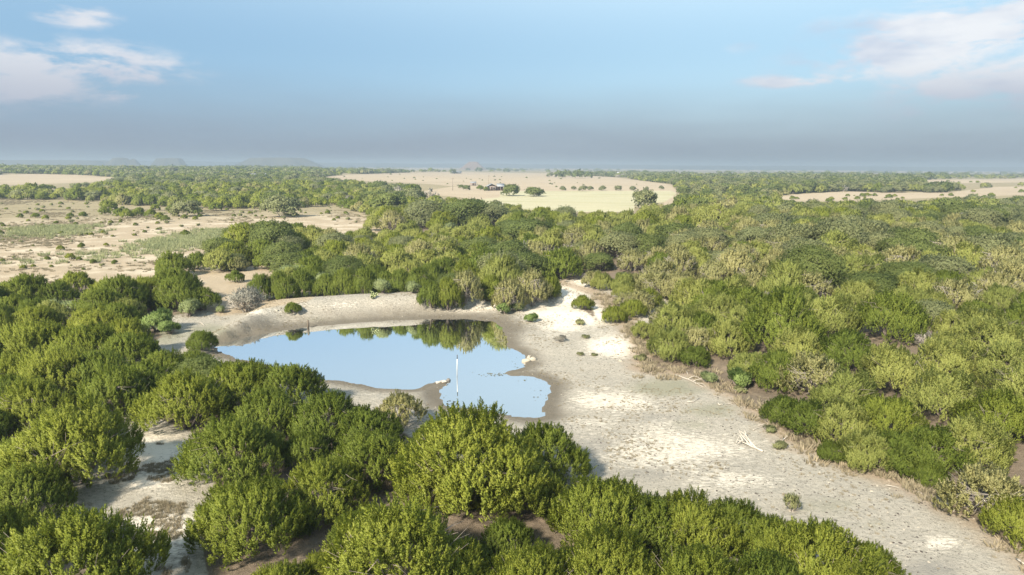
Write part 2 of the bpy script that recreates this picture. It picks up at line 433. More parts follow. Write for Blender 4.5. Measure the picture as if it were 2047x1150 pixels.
def trunk_data(seed, R, H, stems=5, twigs=60, tw=0.02, reach=0.85, rad=0.09):
    g = np.random.default_rng(seed); parts = []; ends = []
    for i in range(stems):
        a = i * 6.283 / stems + g.uniform(-.4, .4); sp = R * g.uniform(.25, .6); top = H * g.uniform(.45, .8)
        p = [np.array([.12 * math.cos(a), .12 * math.sin(a), -.15])]
        for k in (1, 2, 3, 4):
            f = k / 4; p.append(np.array([sp * f ** .8 * math.cos(a + g.uniform(-.15, .15)), sp * f ** .8 * math.sin(a), top * f ** 1.1]))
        parts.append(tube(p, [rad, rad * .8, rad * .6, rad * .4, rad * .15], 5)); ends += p[1:]
    for i in range(twigs):
        s = ends[g.integers(len(ends))]; d = norm((g.normal(size=3) + np.array([0, 0, .3]))[None])[0]
        a = math.atan2(s[1], s[0]) + g.uniform(-.8, .8)
        e = np.array([R * reach * g.uniform(.5, 1) * math.cos(a), R * reach * g.uniform(.5, 1) * math.sin(a), H * g.uniform(.25, .85)])
        md = (s + e) / 2 + g.normal(0, .08, 3)
        parts.append(tube([s, md, e], [tw, tw * .7, tw * .25], 3))
    return join(parts)

FAM = {}   # family -> {'near':[(crown,trunk)], 'mid':[...], 'far':[mesh], 'vfar':[mesh]}
def family(name, mat, style, R, H, nvar, fill=0.92, twig=M_BARK, seed=0, near=True, ntw=70, midf=1.0, twr=.85, tww=.02):
    fam = dict(R=R, H=H, near=[], mid=[], far=[], vfar=[])
    wide = 1.5 if style == 'oak' else 1
    for v in range(nvar):
        sd = seed * 100 + v
        if near:
            V, F, t = crown_data(sd, R, H, style, 560, 10, 14, L=.26, Wd=.11, fill=fill, bl=.092, bw=.042 * wide)
            cm = mesh_from(name + '_crown', V, F, [mat], dict(tone=t))
            tv, tf = trunk_data(sd, R, H, twigs=ntw, reach=twr, tw=tww); tm = mesh_from(name + '_trunk', tv, tf, [twig])
            fam['near'].append((cm, tm))
        V, F, t = crown_data(sd + 30, R, H, style, 420, 8, 8, L=.28, Wd=.13, bl=.15, bw=.07 * wide, fill=fill)
        cm = mesh_from(name + '_crown', V, F, [mat], dict(tone=t))
        tv, tf = trunk_data(sd, R, H, twigs=int(ntw * .7), reach=twr, tw=tww * 1.5); tm = mesh_from(name + '_trunk', tv, tf, [twig])
        fam['mid'].append((cm, tm))
        V, F, t = crown_data(sd + 60, R, H, style, 170, 6, 3, L=.4, Wd=.25, bl=.40, bw=.24 * wide, fill=fill)
        tv, tf = trunk_data(sd, R, H, stems=3, twigs=14, reach=twr, tw=tww * 2.5)
        n = len(V); n2 = len(F)
        VV, FF = join([(V, F), (tv, tf)])
        fam['far'].append(mesh_from(name, VV, FF, [mat, twig], dict(tone=np.concatenate([t, np.zeros(len(tv))])), np.r_[np.zeros(n2), np.ones(len(tf))]))
        V, F, t = crown_data(sd + 90, R, H, style, 55, 3, 2, L=.5, Wd=.6, bl=.85, bw=.6 * wide, fill=1)
        fam['vfar'].append(mesh_from(name, V, F, [mat], dict(tone=t)))
    FAM[name] = fam
family('olive', M_OLIVE, 'juniper', 2.8, 3.9, 3, seed=1)
family('green', M_GREEN, 'juniper', 2.8, 3.9, 3, seed=2)
family('light', M_LIGHT, 'juniper', 2.8, 3.8, 3, seed=12)
family('thin', M_THIN, 'juniper', 2.6, 3.6, 3, fill=.62, twig=M_TWIG, seed=3, near=False, ntw=260, twr=.93, tww=.014)
family('oak', M_OAK, 'oak', 3.8, 4.8, 3, seed=4, twig=M_TWIG, near=False, ntw=90)
family('oakg', M_OAKG, 'oak', 3.8, 4.8, 2, seed=5, near=True)
family('pale', M_PALE, 'shrub', 1.3, 1.7, 3, fill=.85, seed=6, near=False, ntw=40, tww=.012)
family('lime', M_LIME, 'shrub', 1.3, 1.6, 2, fill=.9, seed=7, near=False, ntw=30, tww=.012)
family('sage', M_SAGE, 'shrub', 1.8, 1.9, 2, fill=.5, twig=M_DEAD, seed=8, near=False, ntw=260, twr=1.0, tww=.014)
family('dead', M_SAGE, 'juniper', 2.4, 3.0, 2, fill=.10, twig=M_TWIG, seed=9, near=False, ntw=460, twr=.97, tww=.015)
family('scrub', foliage('scrub_leaves', (0.25, 0.27, 0.12), (0.38, 0.39, 0.20)), 'shrub', 1.2, 1.0, 3, fill=.38, seed=11, near=False, twig=M_TWIG, ntw=90, twr=1.0, tww=.012)
NAMES = dict(light='juniper_tree', scrub='scrub_bush', olive='juniper_tree', green='juniper_tree', thin='juniper_tree', oak='oak_tree', oakg='oak_tree', pale='pale_shrub', lime='green_shrub', sage='grey_shrub', dead='dead_juniper')
CATS = dict(light='juniper', scrub='bush', olive='juniper', green='juniper', thin='juniper', oak='oak tree', oakg='oak tree', pale='shrub', lime='shrub', sage='shrub', dead='dead tree')

placed = []     # (x,y,z,r, fam, sx, sz, label, group)
def place(px, ytop, hw, fam, label=None, k=None, cat=None, group=None, small=False):
    """stand a plant on the ground so that its top and its width agree with the photograph"""
    F_ = FAM[fam]; k = k or (1.2 if fam in ('olive', 'green', 'thin', 'light') else F_['H'] / F_['R'])
    d = pxdir(px, ytop)
    t = np.geomspace(12, 3000, 1500); P = C + t[:, None] * d
    Rr = hw * t / F_PX; ta = -d[2] / math.hypot(d[0], d[1])     # seen from above, the back of a dome stands over its top
    z = P[:, 2] - height(P[:, 0], P[:, 1]) - math.sqrt(k * k + ta * ta) * 1.04 * Rr
    i = int(np.argmax(z < 0)); x, y = P[i, 0], P[i, 1]
    placed.append(dict(x=x, y=y, z=h1(x, y), r=Rr[i], fam=fam, sx=Rr[i] / F_['R'], sz=k * Rr[i] / F_['H'], label=label, cat=cat, group=group, small=small))

#@@MANUAL
G_NEAR = 'junipers round the near clearing'
near_list = [
 (118,1018,165,'olive','big olive juniper filling the bottom left corner below the pale clearing'),
 (42,928,88,'green','dark green juniper at the left edge, beside the pale clearing'),
 (135,800,128,'olive','broad juniper with spreading grey boughs on the upper left side of the clearing'),
 (228,735,72,'green','dark juniper between the broad clearing juniper and the path mouth'),
 (366,742,86,'olive','rounded juniper at the head of the clearing, its top lit yellow-green'),
 (456,832,100,'green','smooth dome-shaped juniper right of the clearing, the roundest in front of the pond'),
 (486,955,108,'olive','tall spiky juniper at the lower right side of the clearing'),
 (645,912,85,'olive','upright juniper with feathery tips left of the small bare gap'),
 (795,985,165,'olive','large domed juniper at the bottom, left of centre, with a lit crown'),
 (945,822,145,'olive','huge olive juniper standing in front of the near pond shore'),
 (1092,845,82,'green','right part of the huge olive juniper, its shaded side given darker green leaves'),  # shaded flank of the huge tree, put in as darker green foliage
 (690,890,36,'green','narrow dark juniper behind the upright one, touching the bare gap'),
 (650,782,76,'green','bushy dark juniper before the left part of the pond shore'),
 (735,812,66,'green','green juniper just left of the greyish one before the pond spit'),
 (795,785,48,'thin','greyish thin juniper in front of the pale spit'),
 (470,722,74,'olive','olive juniper before the left end of the pond, under the tree reflection'),
 (572,724,70,'green','juniper whose right flank meets the left water edge'),
 (535,778,72,'green','dark juniper in the hollow behind the dome-shaped one'),
 (745,860,80,'green','deep green juniper above the small bare gap'),
 (612,862,52,'green','small dark juniper between the dome and the feathery one'),
 (560,1118,78,'olive','juniper top showing at the bottom edge between two larger crowns'),
 (1205,948,105,'olive','yellow-olive juniper at the left end of the bottom row beside the dry bed'),
 (1300,985,85,'green','dark-topped juniper, second in the row along the dry bed'),
 (1395,990,88,'olive','olive juniper, third in the row along the dry bed'),
 (1480,1000,72,'green','greener juniper, fourth in the row along the dry bed'),
 (1640,1032,108,'olive','broad olive juniper at the right end of the bottom row, behind the dark sapling'),
 (1745,1082,72,'olive','low juniper at the very right end of the bottom row'),
 (1560,1030,75,'olive','juniper below the dark sapling in the bottom row'),
 (1070,1085,100,'olive','olive juniper at the bottom edge right of the dark hollow'),
 (1230,1065,112,'olive','dense olive juniper at the bottom, below the yellow-olive one'),
 (1395,1085,110,'olive','juniper at the bottom edge, below the third of the row'),
 (1545,1100,95,'green','green juniper at the bottom edge, below the sapling'),
 (1690,1115,85,'olive','juniper in the bottom right of the near clump'),
 (960,1140,60,'green','small green juniper at the bottom edge in the dark hollow'),
 (880,905,85,'olive','front lobe juniper joined to the huge olive one on its left'),
 (1040,905,85,'olive','front right juniper joined to the huge olive one'),
]
near_list += [(1010,1035,62,'green','dark juniper added to darken the gap between the large domed one and the bottom row'),(705,1020,48,'green','small dark juniper added to darken the gap left of the large domed one'),(1140,1095,55,'green','small dark juniper added to darken the gap low in the bottom middle'),(640,1100,50,'olive','small juniper at the left foot of the large domed one'),(30,870,50,'green','dark juniper at the left edge above the corner one'),(20,1010,40,'green','dark flank of juniper at the left edge beside the corner tree'),(590,1010,40,'green','small dark juniper wedged between the two tall spiky ones'),  # first three are added dark crowns standing in for shaded hollows
 (870,840,50,'green','dark juniper behind the left shoulder of the huge olive one'),(1130,985,45,'green','dark juniper in the hollow right of the large domed one'),(930,1075,60,'green','shaded juniper low in the dark hollow at the bottom'),(400,660,30,'green','small dark juniper at the left shore in front of the silt')]
for p in near_list: place(p[0], p[1], p[2] * 1.10, *p[3:], k=1.18, group='junipers in the foreground')
place(1585, 985, 19, 'scrub', 'thin ragged sapling poking up at the edge of the dry bed', k=2.0, group='shrubs by the dry bed')
place(1175, 925, 12, 'lime', 'small bright green shrub at the edge of the dry bed by the dark juniper', group='shrubs by the dry bed')
left_list = [(60,640,80,'olive'),(160,650,75,'olive'),(250,665,70,'green'),(325,700,58,'green'),(30,705,70,'olive'),(110,695,80,'olive'),(200,700,70,'green'),
 (290,722,66,'green'),(60,755,80,'olive'),(385,698,42,'green'),(232,605,45,'green'),(165,615,40,'olive'),(60,612,48,'olive'),
 (40,548,60,'green'),(105,562,46,'green'),(20,590,44,'green'),(150,543,36,'olive'),(215,556,48,'olive'),(283,552,52,'olive'),(350,552,55,'green'),(402,575,36,'green'),
 (345,503,40,'green'),(483,446,46,'olive'),(540,440,54,'oakg'),(592,445,26,'green'),(565,482,42,'oakg'),(440,475,28,'oakg'),(390,505,28,'green'),(520,478,40,'green')]
for p in left_list: place(*p, group='trees of the left wood' if 'oak' not in p[3] else 'oaks by the left pasture')
for p in [(262,572,20,'dead','dead grey juniper skeleton among green ones beside the left pasture'),(418,585,9,'dead','small dead grey juniper by the bare strip'),
          (490,574,46,'sage','large silver-grey bushy shrub standing on the left end of the dam'),
          (470,590,14,'sage','brownish low shrub beside the large silver-grey one on the dam'),
          (510,513,16,'sage','blue-grey shrub beside the bright green one by the bare strip'),(720,560,14,'dead','small dead tree between pale shrubs behind the dam')]:
    place(*p, group='dead and grey shrubs')
for p in [(100,598,26,'pale','pale shrub at the left, nearest the frame edge'),(150,600,34,'pale','wide pale-green shrub among the dark left junipers'),(376,598,26,'pale','pale feathery shrub above the left bank of the pond'),
          (440,612,11,'pale','small pale shrub on the bank left of the silver-grey one'),(310,620,34,'lime','tall green willow-like shrub left of the pond bank'),(340,640,22,'lime','lower green shrub against the left bank'),
          (590,528,30,'pale','pale rounded shrub right of the bare strip'),(640,545,28,'pale','widest pale shrub behind the dam'),(661,560,20,'pale','pale shrub with bare stems on the dam crest'),
          (765,557,22,'pale','pale fan-shaped shrub behind the prickly pear'),(826,562,18,'pale','pale shrub left of the olive dam junipers'),(450,515,19,'lime','bright green shrub at the corner of the pasture'),
          (470,540,20,'green','small green juniper just below the bright green shrub'),
          (1480,738,30,'lime','lime-green shrub at the foot of the right bank junipers'),(1420,742,18,'pale','faded shrub on the brown earth of the right bank'),(1060,626,15,'lime','low green shrub alone on the white ground right of the pond'),
          (1008,604,18,'lime','low green bush at the far right corner of the dam'),(1035,604,14,'pale','low pale bush right of the green one on the white ground'),(585,604,18,'green','low dense dark green bush on the dam slope')]:
    place(*p, group='shrubs round the pond', small=p[2] < 45)
def place_at(px, ytop, hw, fam, D, group):
    """the same for a plant known to stand at a given distance: here just behind the dam"""
    F_ = FAM[fam]; d = pxdir(px, ytop); P = C + d * (D / d[1]); z = h1(P[0], P[1]); Rr = hw * D / F_PX; Ht = P[2] - z
    placed.append(dict(x=P[0], y=P[1], z=z, r=Rr, fam=fam, sx=Rr / F_['R'], sz=Ht / F_['H'], label=None, cat=None, group=group, small=False))
for p in [(520,548,28,'green',82),(556,544,30,'green',83),(600,540,34,'green',84),(690,538,34,'green',84),(728,536,30,'green',83),(800,540,32,'green',84),(838,537,30,'green',83),(652,548,28,'green',84),(572,554,26,'green',82),(770,544,28,'green',84),(625,532,30,'green',90),(750,530,32,'green',90),(860,527,32,'green',90)]: place_at(*p, group='junipers behind the dam')
bank = [(862,562,30,'green'),(895,556,36,'olive'),(928,542,38,'thin'),(980,578,20,'olive'),(1015,556,36,'thin'),(1065,538,40,'thin'),(1098,552,24,'olive'),(1090,585,12,'scrub'),(1112,583,14,'scrub'),
 (1186,540,28,'thin'),(1165,590,24,'olive'),(1228,610,28,'olive'),(1265,598,30,'olive'),(1250,585,24,'thin'),(1300,575,30,'olive'),(1160,638,13,'scrub'),(1170,668,10,'scrub'),(1160,704,9,'scrub'),(1187,706,8,'scrub'),(1120,670,13,'sage'),
 (1280,708,15,'scrub'),(1290,640,30,'light'),(1330,610,40,'thin'),(1345,655,50,'light'),(1395,652,46,'thin'),(1392,690,34,'green'),(1455,640,55,'light'),(1500,700,48,'light')]
for bi, p in enumerate(bank):
    place(*p, k=(1.8 if bi in (0, 1, 2, 4, 5, 6) else None), group='shrubs round the pond' if p[3] == 'sage' else 'junipers on the pond bank', small=p[2] < 20)
right_list = [(1560,700,60,'green'),(1635,705,72,'thin'),(1700,740,70,'light'),(1570,790,45,'green'),(1620,800,55,'green'),(1690,800,70,'light'),(1775,790,75,'olive'),(1740,860,60,'light'),(1800,860,65,'green'),
 (1870,850,75,'green'),(1665,880,32,'green'),(1860,920,40,'green'),(1950,830,85,'light'),(1990,930,90,'thin'),(2040,990,70,'olive'),(1540,850,16,'scrub'),(1560,880,18,'scrub'),(1600,655,65,'light'),(1700,660,65,'green'),(1800,690,75,'light'),(1900,740,80,'light'),
 (2010,780,85,'olive'),(1480,770,16,'scrub')]
for p in right_list: place(*p, group='oaks of the right wood' if 'oak' in p[3] else 'junipers of the right wood')
# scattered oaks that stand out of the wood
for p in [(1055,437,52),(1020,480,50),(960,475,40),(1240,465,50),(1355,445,42),(1510,452,48),(1605,475,50),(1460,500,45),(1830,455,60),(1200,505,36),(930,398,52),(850,400,50),(980,405,45),(1750,690,0),
          (1740,545,60),(1545,425,50),(1700,430,60),(1900,510,60),(1420,455,45),(1310,470,26),(640,505,30),(780,385,40),(1050,505,50),(1870,600,48),(1960,620,48),(1020,440,30),(370,400,30),(560,390,40)]:
    if p[2]: place(p[0], p[1], p[2], 'oak' if (p[0] // 10) % 3 else 'oakg', group='oaks scattered through the wood', k=1.05)
for p in [(1310,470,20),(1110,495,30),(1080,520,24),(1650,445,20),(1830,420,16),(1930,425,30),(800,372,20),(860,375,24),(1630,590,36),(1700,610,32),(1790,610,40),(1930,570,40),(1450,560,34),(1860,660,36),(1560,580,40),(2000,640,36),(620,370,12)]:
    place(*p, 'dead', group='dead and grey trees in the wood', k=1.0)
# trees round the meadow and house
place(1021, 368, 20, 'oakg', 'big round dark oak in the field, right beside the house', k=1.15, group='field oaks')
place(1068, 374, 21, 'oakg', 'wide low oak in the field, second to the right of the house', k=0.85, group='field oaks')
place(1290, 378, 25, 'oak', 'lone feathery mesquite tree at the right edge of the yellow meadow', k=1.5, cat='mesquite tree', group='field trees')
for p in [(922,369,6,'oakg'),(933,370,8,'oakg'),(960,370,8,'green'),(972,373,7,'green'),(1007,368,6,'green'),(1125,372,7,'oak'),(1147,372,6,'oak'),(1165,371,9,'oak'),(1180,372,7,'oak'),(1205,371,8,'oak'),(1236,371,8,'oak'),(1265,372,7,'oak'),(1293,373,5,'oak'),(1322,371,6,'oak'),
          (1118,341,12,'oakg'),(1135,340,11,'oakg'),(1155,339,14,'oakg'),(1176,342,11,'oakg'),(1100,344,8,'oak'),(905,337,8,'oakg'),(1328,349,12,'oakg'),(1350,352,9,'oak')]:
    place(*p, k=1.2, group='small trees round the far field')
# ------------------------------------------------------------------ small junipers on the left pasture
past = [(120,490,8),(162,485,8),(370,459,10),(140,506,10),(185,518,7),(228,519,7),(46,530,7),(95,512,6),(157,513,6),(215,400,16),(208,413,12),(236,416,12),(252,418,14),(276,414,14),(300,418,12),(318,424,10),(330,430,10),(430,404,14),
 (265,423,8),(70,425,8),(40,426,7),(90,430,7),(140,425,7),(165,423,8),(136,432,6),(395,415,10),(368,428,7),(390,432,6),(340,410,10),(355,408,9),(310,408,10),(655,420,6),(575,425,5),(500,422,5),(0,460,7),(20,455,5),(205,460,5),(270,445,5),(240,440,4)]
for i, p in enumerate(past): place(*p, 'green' if i % 3 else 'olive', k=1.25, group='small junipers dotted over the left pasture', small=True)
i = 0
while i < 190:
    px = RNG.uniform(-20, 740); py = RNG.uniform(402, 540)
    if py > 470 and RNG.random() < .75: continue
    if not inpoly(np.array([px]), np.array([py + 3.]), OPEN['pasture'])[0]: continue
    place(px, py, RNG.uniform(2.0, 5.5), ('green', 'olive', 'scrub', 'scrub')[i % 4], k=1.15, group='small junipers dotted over the left pasture', small=True); i += 1
for i in range(120):
    px = RNG.uniform(1540, 2060); py = RNG.uniform(358, 402)
    if inpoly(np.array([px]), np.array([py + 1.5]), OPEN['farright'])[0] or inpoly(np.array([px]), np.array([py + 1.5]), OPEN['farright2'])[0]:
        place(px, py, RNG.uniform(2, 7), 'olive' if i % 2 else 'green', k=1.1, group='shrubs dotted over the far right clearing', small=True)
for i in range(60):
    px = RNG.uniform(640, 1340); py = RNG.uniform(346, 372)
    if inpoly(np.array([px]), np.array([py + 1.5]), OPEN['plain'])[0]:
        place(px, py, RNG.uniform(1.2, 2.8), 'oak' if i % 2 else 'green', k=1.1, group='shrubs dotted over the far plain', small=True)

# ------------------------------------------------------------------ the wood: fill everything that is not open ground
def fill(r_lo, r_hi, sp, scale_lo, scale_hi, az=0.78):
    n = int(2 * r_hi / sp) + 2
    gx, gy = np.meshgrid(np.arange(-n // 2, n // 2 + 1), np.arange(-2, n // 2 + 1))
    gx = gx * sp + (gy % 2) * sp * .5; gy = gy * sp * .87
    gx = gx.ravel() + RNG.uniform(-.36, .36, gx.size) * sp; gy = gy.ravel() + RNG.uniform(-.36, .36, gy.size) * sp
    r = np.hypot(gx, gy); a = np.arctan2(gx, gy)
    k = (r >= r_lo) & (r < r_hi) & (np.abs(a) < az); gx, gy = gx[k], gy[k]
    RR0 = np.hypot(gx, gy)
    s = RNG.uniform(scale_lo, scale_hi, len(gx)) * (1 + .2 * vnoise(gx, gy, 25, 12))
    z = height(gx, gy); R_ = 2.75 * s; Ht = 3.85 * s
    ok = np.ones(len(gx), bool)
    for fz in (0.0, .5, .93):
        u, v, _ = project(np.stack([gx, gy, z + Ht * fz], 1))
        w = R_ * F_PX / np.hypot(gx, gy)
        for name, poly in OPEN.items():
            for dx in (-.8, 0, .8):
                ww = math.sqrt(max(0, 1 - (fz - .35) ** 2 / .5)) * dx
                ok &= ~inpoly(u + w * ww, v, poly)
    ok &= ~((vnoise(gx, gy, 38, 65) + .6 * vnoise(gx, gy, 13, 66) > .72) & (v < 470) & (u > 1350))
    if r_lo > 400: ok &= ~((vnoise(gx, gy, 95, 61) + .5 * vnoise(gx, gy, 33, 62) > .62) & (v < 398))
    if r_lo > 900: ok &= (u < 640) | (RR0 < np.where(u > 1350, 1050, 1300)) | (RNG.random(len(gx)) < .12)
    if r_lo > 1600: ok &= vnoise(gx, gy, 420, 63) + .4 * vnoise(gx, gy, 130, 64) > .15
    # keep off the water, the bed and the plants placed already
    near_ = np.hypot(gx, gy) < 170
    dsh = np.full(len(gx), 99.); dsh[near_] = seg_dist(gx[near_], gy[near_], SHORE, True)
    ins = inpoly(gx, gy, SHORE); ok &= ~ins & (dsh > 4.0) & ~((RR0 < 48) & (gx < 12) & (gx > -21) & (gy > 8))
    dd = np.full(len(gx), 99.); dd[near_] = seg_dist(gx[near_], gy[near_], DAM[1:7]); ok &= dd > 2.2 + R_ * .6
    for p in placed:
        if p['small']: continue
        ok &= np.hypot(gx - p['x'], gy - p['y']) > (R_ + p['r']) * .60
    return gx[ok], gy[ok], z[ok], s[ok]

bands = [fill(8, 170, 4.4, .55, 1.2), fill(170, 420, 5.7, .6, 1.4), fill(420, 1000, 7.0, 1.0, 1.7), fill(1000, 1700, 11.0, 1.5, 2.3), fill(1700, 4500, 30, 1.8, 3.2)]
X = np.concatenate([b[0] for b in bands]); Y = np.concatenate([b[1] for b in bands]); Z = np.concatenate([b[2] for b in bands]); S = np.concatenate([b[3] for b in bands])
RR = np.hypot(X, Y)
pu, pv, _ = project(np.stack([X, Y, Z], 1))
# which kind stands where
tn = vnoise(X, Y, 30, 21) * .6 + vnoise(X, Y, 9, 22) * .4; rnd = RNG.random(len(X))
kind = np.where(tn + RNG.normal(0, .3, len(X)) > -0.05, 'olive', 'green').astype(object)
kind[(pu < 450) & (pv > 540) & (rnd < .35)] = 'green'
lp = np.where(pu > 1200, .85, np.where(pu > 700, .55, .25)) * np.where((pv > 370) | (pu > 1200), 1, .5); lp = np.where((pv > 800) & (pu < 1250), .05, lp)
kind[RNG.random(len(X)) < lp] = 'light'
thinp = np.where((pu > 1180) & (pv > 470) & (pv < 720), .6, np.where((pu > 900) & (pv > 420) & (pv < 640), .2, np.where((pu > 1300) & (pv > 380), .3, .08)))
kind[RNG.random(len(X)) < thinp] = 'thin'
oakp = np.where(RR > 420, .38, np.where(pv > 640, .04, .10)) + .25 * (vnoise(X, Y, 60, 31) > .45)
oakp = np.where((pu < 750) & (pv > 380) & (pv < 400), .03, oakp)
m_ = RNG.random(len(X)) < oakp; kind[m_] = np.where(RNG.random(m_.sum()) < .6, 'oak', 'oakg')
m_ = (RNG.random(len(X)) < .02) & (RR > 60); kind[m_] = 'dead'
m_ = (RNG.random(len(X)) < .02) & (RR > 60) & (RR < 600); kind[m_] = 'pale'
m_ = (RR < 75) & (np.isin(kind, ['thin', 'oak', 'pale', 'dead']) | ((kind == 'light') & (pu < 1250))); kind[m_] = np.where(RNG.random(m_.sum()) < .6, np.where(pu[m_] > 1250, 'light', 'olive'), 'green')
invw = (pu > -60) & (pu < 2110) & (pv > 300) & (pv < 1300)
# mesh choice by distance
def lod(dist, fam):
    f = FAM[fam]
    if dist < 95 and f['near']: return 'near'
    if dist < 230: return 'mid'
    if dist < 700: return 'far'
    return 'vfar'

WORDS = dict(light='pale yellow-green', scrub='ragged olive', olive='olive-green', green='dark green', thin='thin greyish', oak='grey-green', oakg='deep green', pale='pale', lime='bright green', sage='silvery grey', dead='dead grey')
NOUN = dict(light='juniper', scrub='bush', olive='juniper', green='juniper', thin='juniper', oak='oak', oakg='oak', pale='shrub', lime='shrub', sage='shrub', dead='juniper')
def ordi(n):
    w = ['', 'first','second','third','fourth','fifth','sixth','seventh','eighth','ninth','tenth','eleventh','twelfth']
    if n < len(w): return w[n]
    return f"{n}{'th' if 10 <= n % 100 <= 20 else {1:'st',2:'nd',3:'rd'}.get(n % 10,'th')}"
def zone(u, v):
    if v > 790: return 'the foreground below the pond'
    if u > 1230 and v > 570: return 'the wood right of the dry bed'
    if u <= 450 and v > 545: return 'the thicket left of the pond'
    if v > 545: return 'the bank round the pond'
    if u < 760 and 398 < v: return 'the left pasture edge'
    if v > 430 and u <= 1230: return 'the wood behind the dam'
    if v > 430: return 'the middle of the right wood'
    if u < 760: return 'the tree belt beyond the pasture'
    if u < 1400: return 'the trees round the meadow'
    return 'the far right wood'

def add_tree(p, rotz):
    f = FAM[p['fam']]; dist = math.hypot(p['x'], p['y']); ld = lod(dist, p['fam'])
    g = random.Random(int(p['x'] * 97 + p['y'] * 131))
    nm = NAMES[p['fam']]
    if p['small'] and p['fam'] in ('olive', 'green', 'thin', 'light'): nm = 'juniper_bush'
    if p.get('cat') == 'mesquite tree': nm = 'mesquite_tree'
    var = g.choice(f[ld])
    if ld in ('near', 'mid'):
        root = bpy.data.objects.new(nm, None); root.empty_display_size = .3
        COL.objects.link(root)
        c = bpy.data.objects.new('crown', var[0]); t = bpy.data.objects.new('trunk', var[1])
        for o in (c, t): COL.objects.link(o); o.parent = root
    else:
        root = bpy.data.objects.new(nm, var); COL.objects.link(root)
    root.location = (p['x'], p['y'], p['z'] - .05); root.rotation_euler = (0, 0, rotz); root.scale = (p['sx'], p['sx'], p['sz'])
    root['label'] = p['label']; root['category'] = p['cat'] or ('bush' if nm == 'juniper_bush' else CATS[p['fam']]); root['group'] = p['group']
    return root

# pick the individuals of the fill: the largest in the picture, to about 300 of a kind
counts = dict(j=sum(1 for p in placed if p['fam'] in ('olive', 'green', 'thin', 'light') and not p['small']), o=sum(1 for p in placed if 'oak' in p['fam']))
app = S / RR; app[~invw] = 0
# far too hidden trees are no loss: sort by size in the picture
order = np.argsort(-app); single = np.zeros(len(X), bool)
nj, no = 300 - counts['j'], 300 - counts['o']
for i in order:
    if app[i] <= 0: break
    k = kind[i]
    if k in ('olive', 'green', 'thin', 'light'):
        if nj > 0: nj -= 1; single[i] = True
    elif k in ('oak', 'oakg'):
        if no > 0: no -= 1; single[i] = True
    else:
        if RR[i] < 420: single[i] = True
for i in np.where(single)[0]:
    k = kind[i]; F_ = FAM[k]; r = (2.75 if 'oak' not in k else 3.4) * S[i]
    if k == 'pale': r *= .55
    if k == 'dead': r *= .8
    placed.append(dict(x=X[i], y=Y[i], z=Z[i], r=r, fam=k, sx=r / F_['R'], sz=r / F_['R'] * random.uniform(.78, 1.05), label=None, cat=None, small=False,
                       group={'j': 'junipers of the wood', 'o': 'oaks of the wood', 's': 'pale shrubs of the wood', 'd': 'dead junipers of the wood'}['o' if 'oak' in k else 's' if k == 'pale' else 'd' if k == 'dead' else 'j']))
# labels for all those not named by hand: kind, tone, place, row from the front, place in the row
todo = {}
for p in placed:
    u, v, _ = project((p['x'], p['y'], p['z'])); p['u'], p['v'] = float(u[0]), float(v[0])
    if not p['label']: todo.setdefault((zone(p['u'], p['v']), 0), []).append(p)
for (zn, sm), L_ in todo.items():
    L_.sort(key=lambda q: -q['v']); nrow = 10
    for ri in range(0, len(L_), nrow):
        row = sorted(L_[ri:ri + nrow], key=lambda q: q['u'])
        for ci, q in enumerate(row):
            q['label'] = f"{WORDS[q['fam']]} {NOUN[q['fam']] if not (sm and NOUN[q['fam']]=='juniper') else 'juniper bush'} in {zn}, {ordi(ri // nrow + 1)} row, {ordi(ci + 1)} from left"
for p in placed: add_tree(p, random.uniform(0, 6.28))

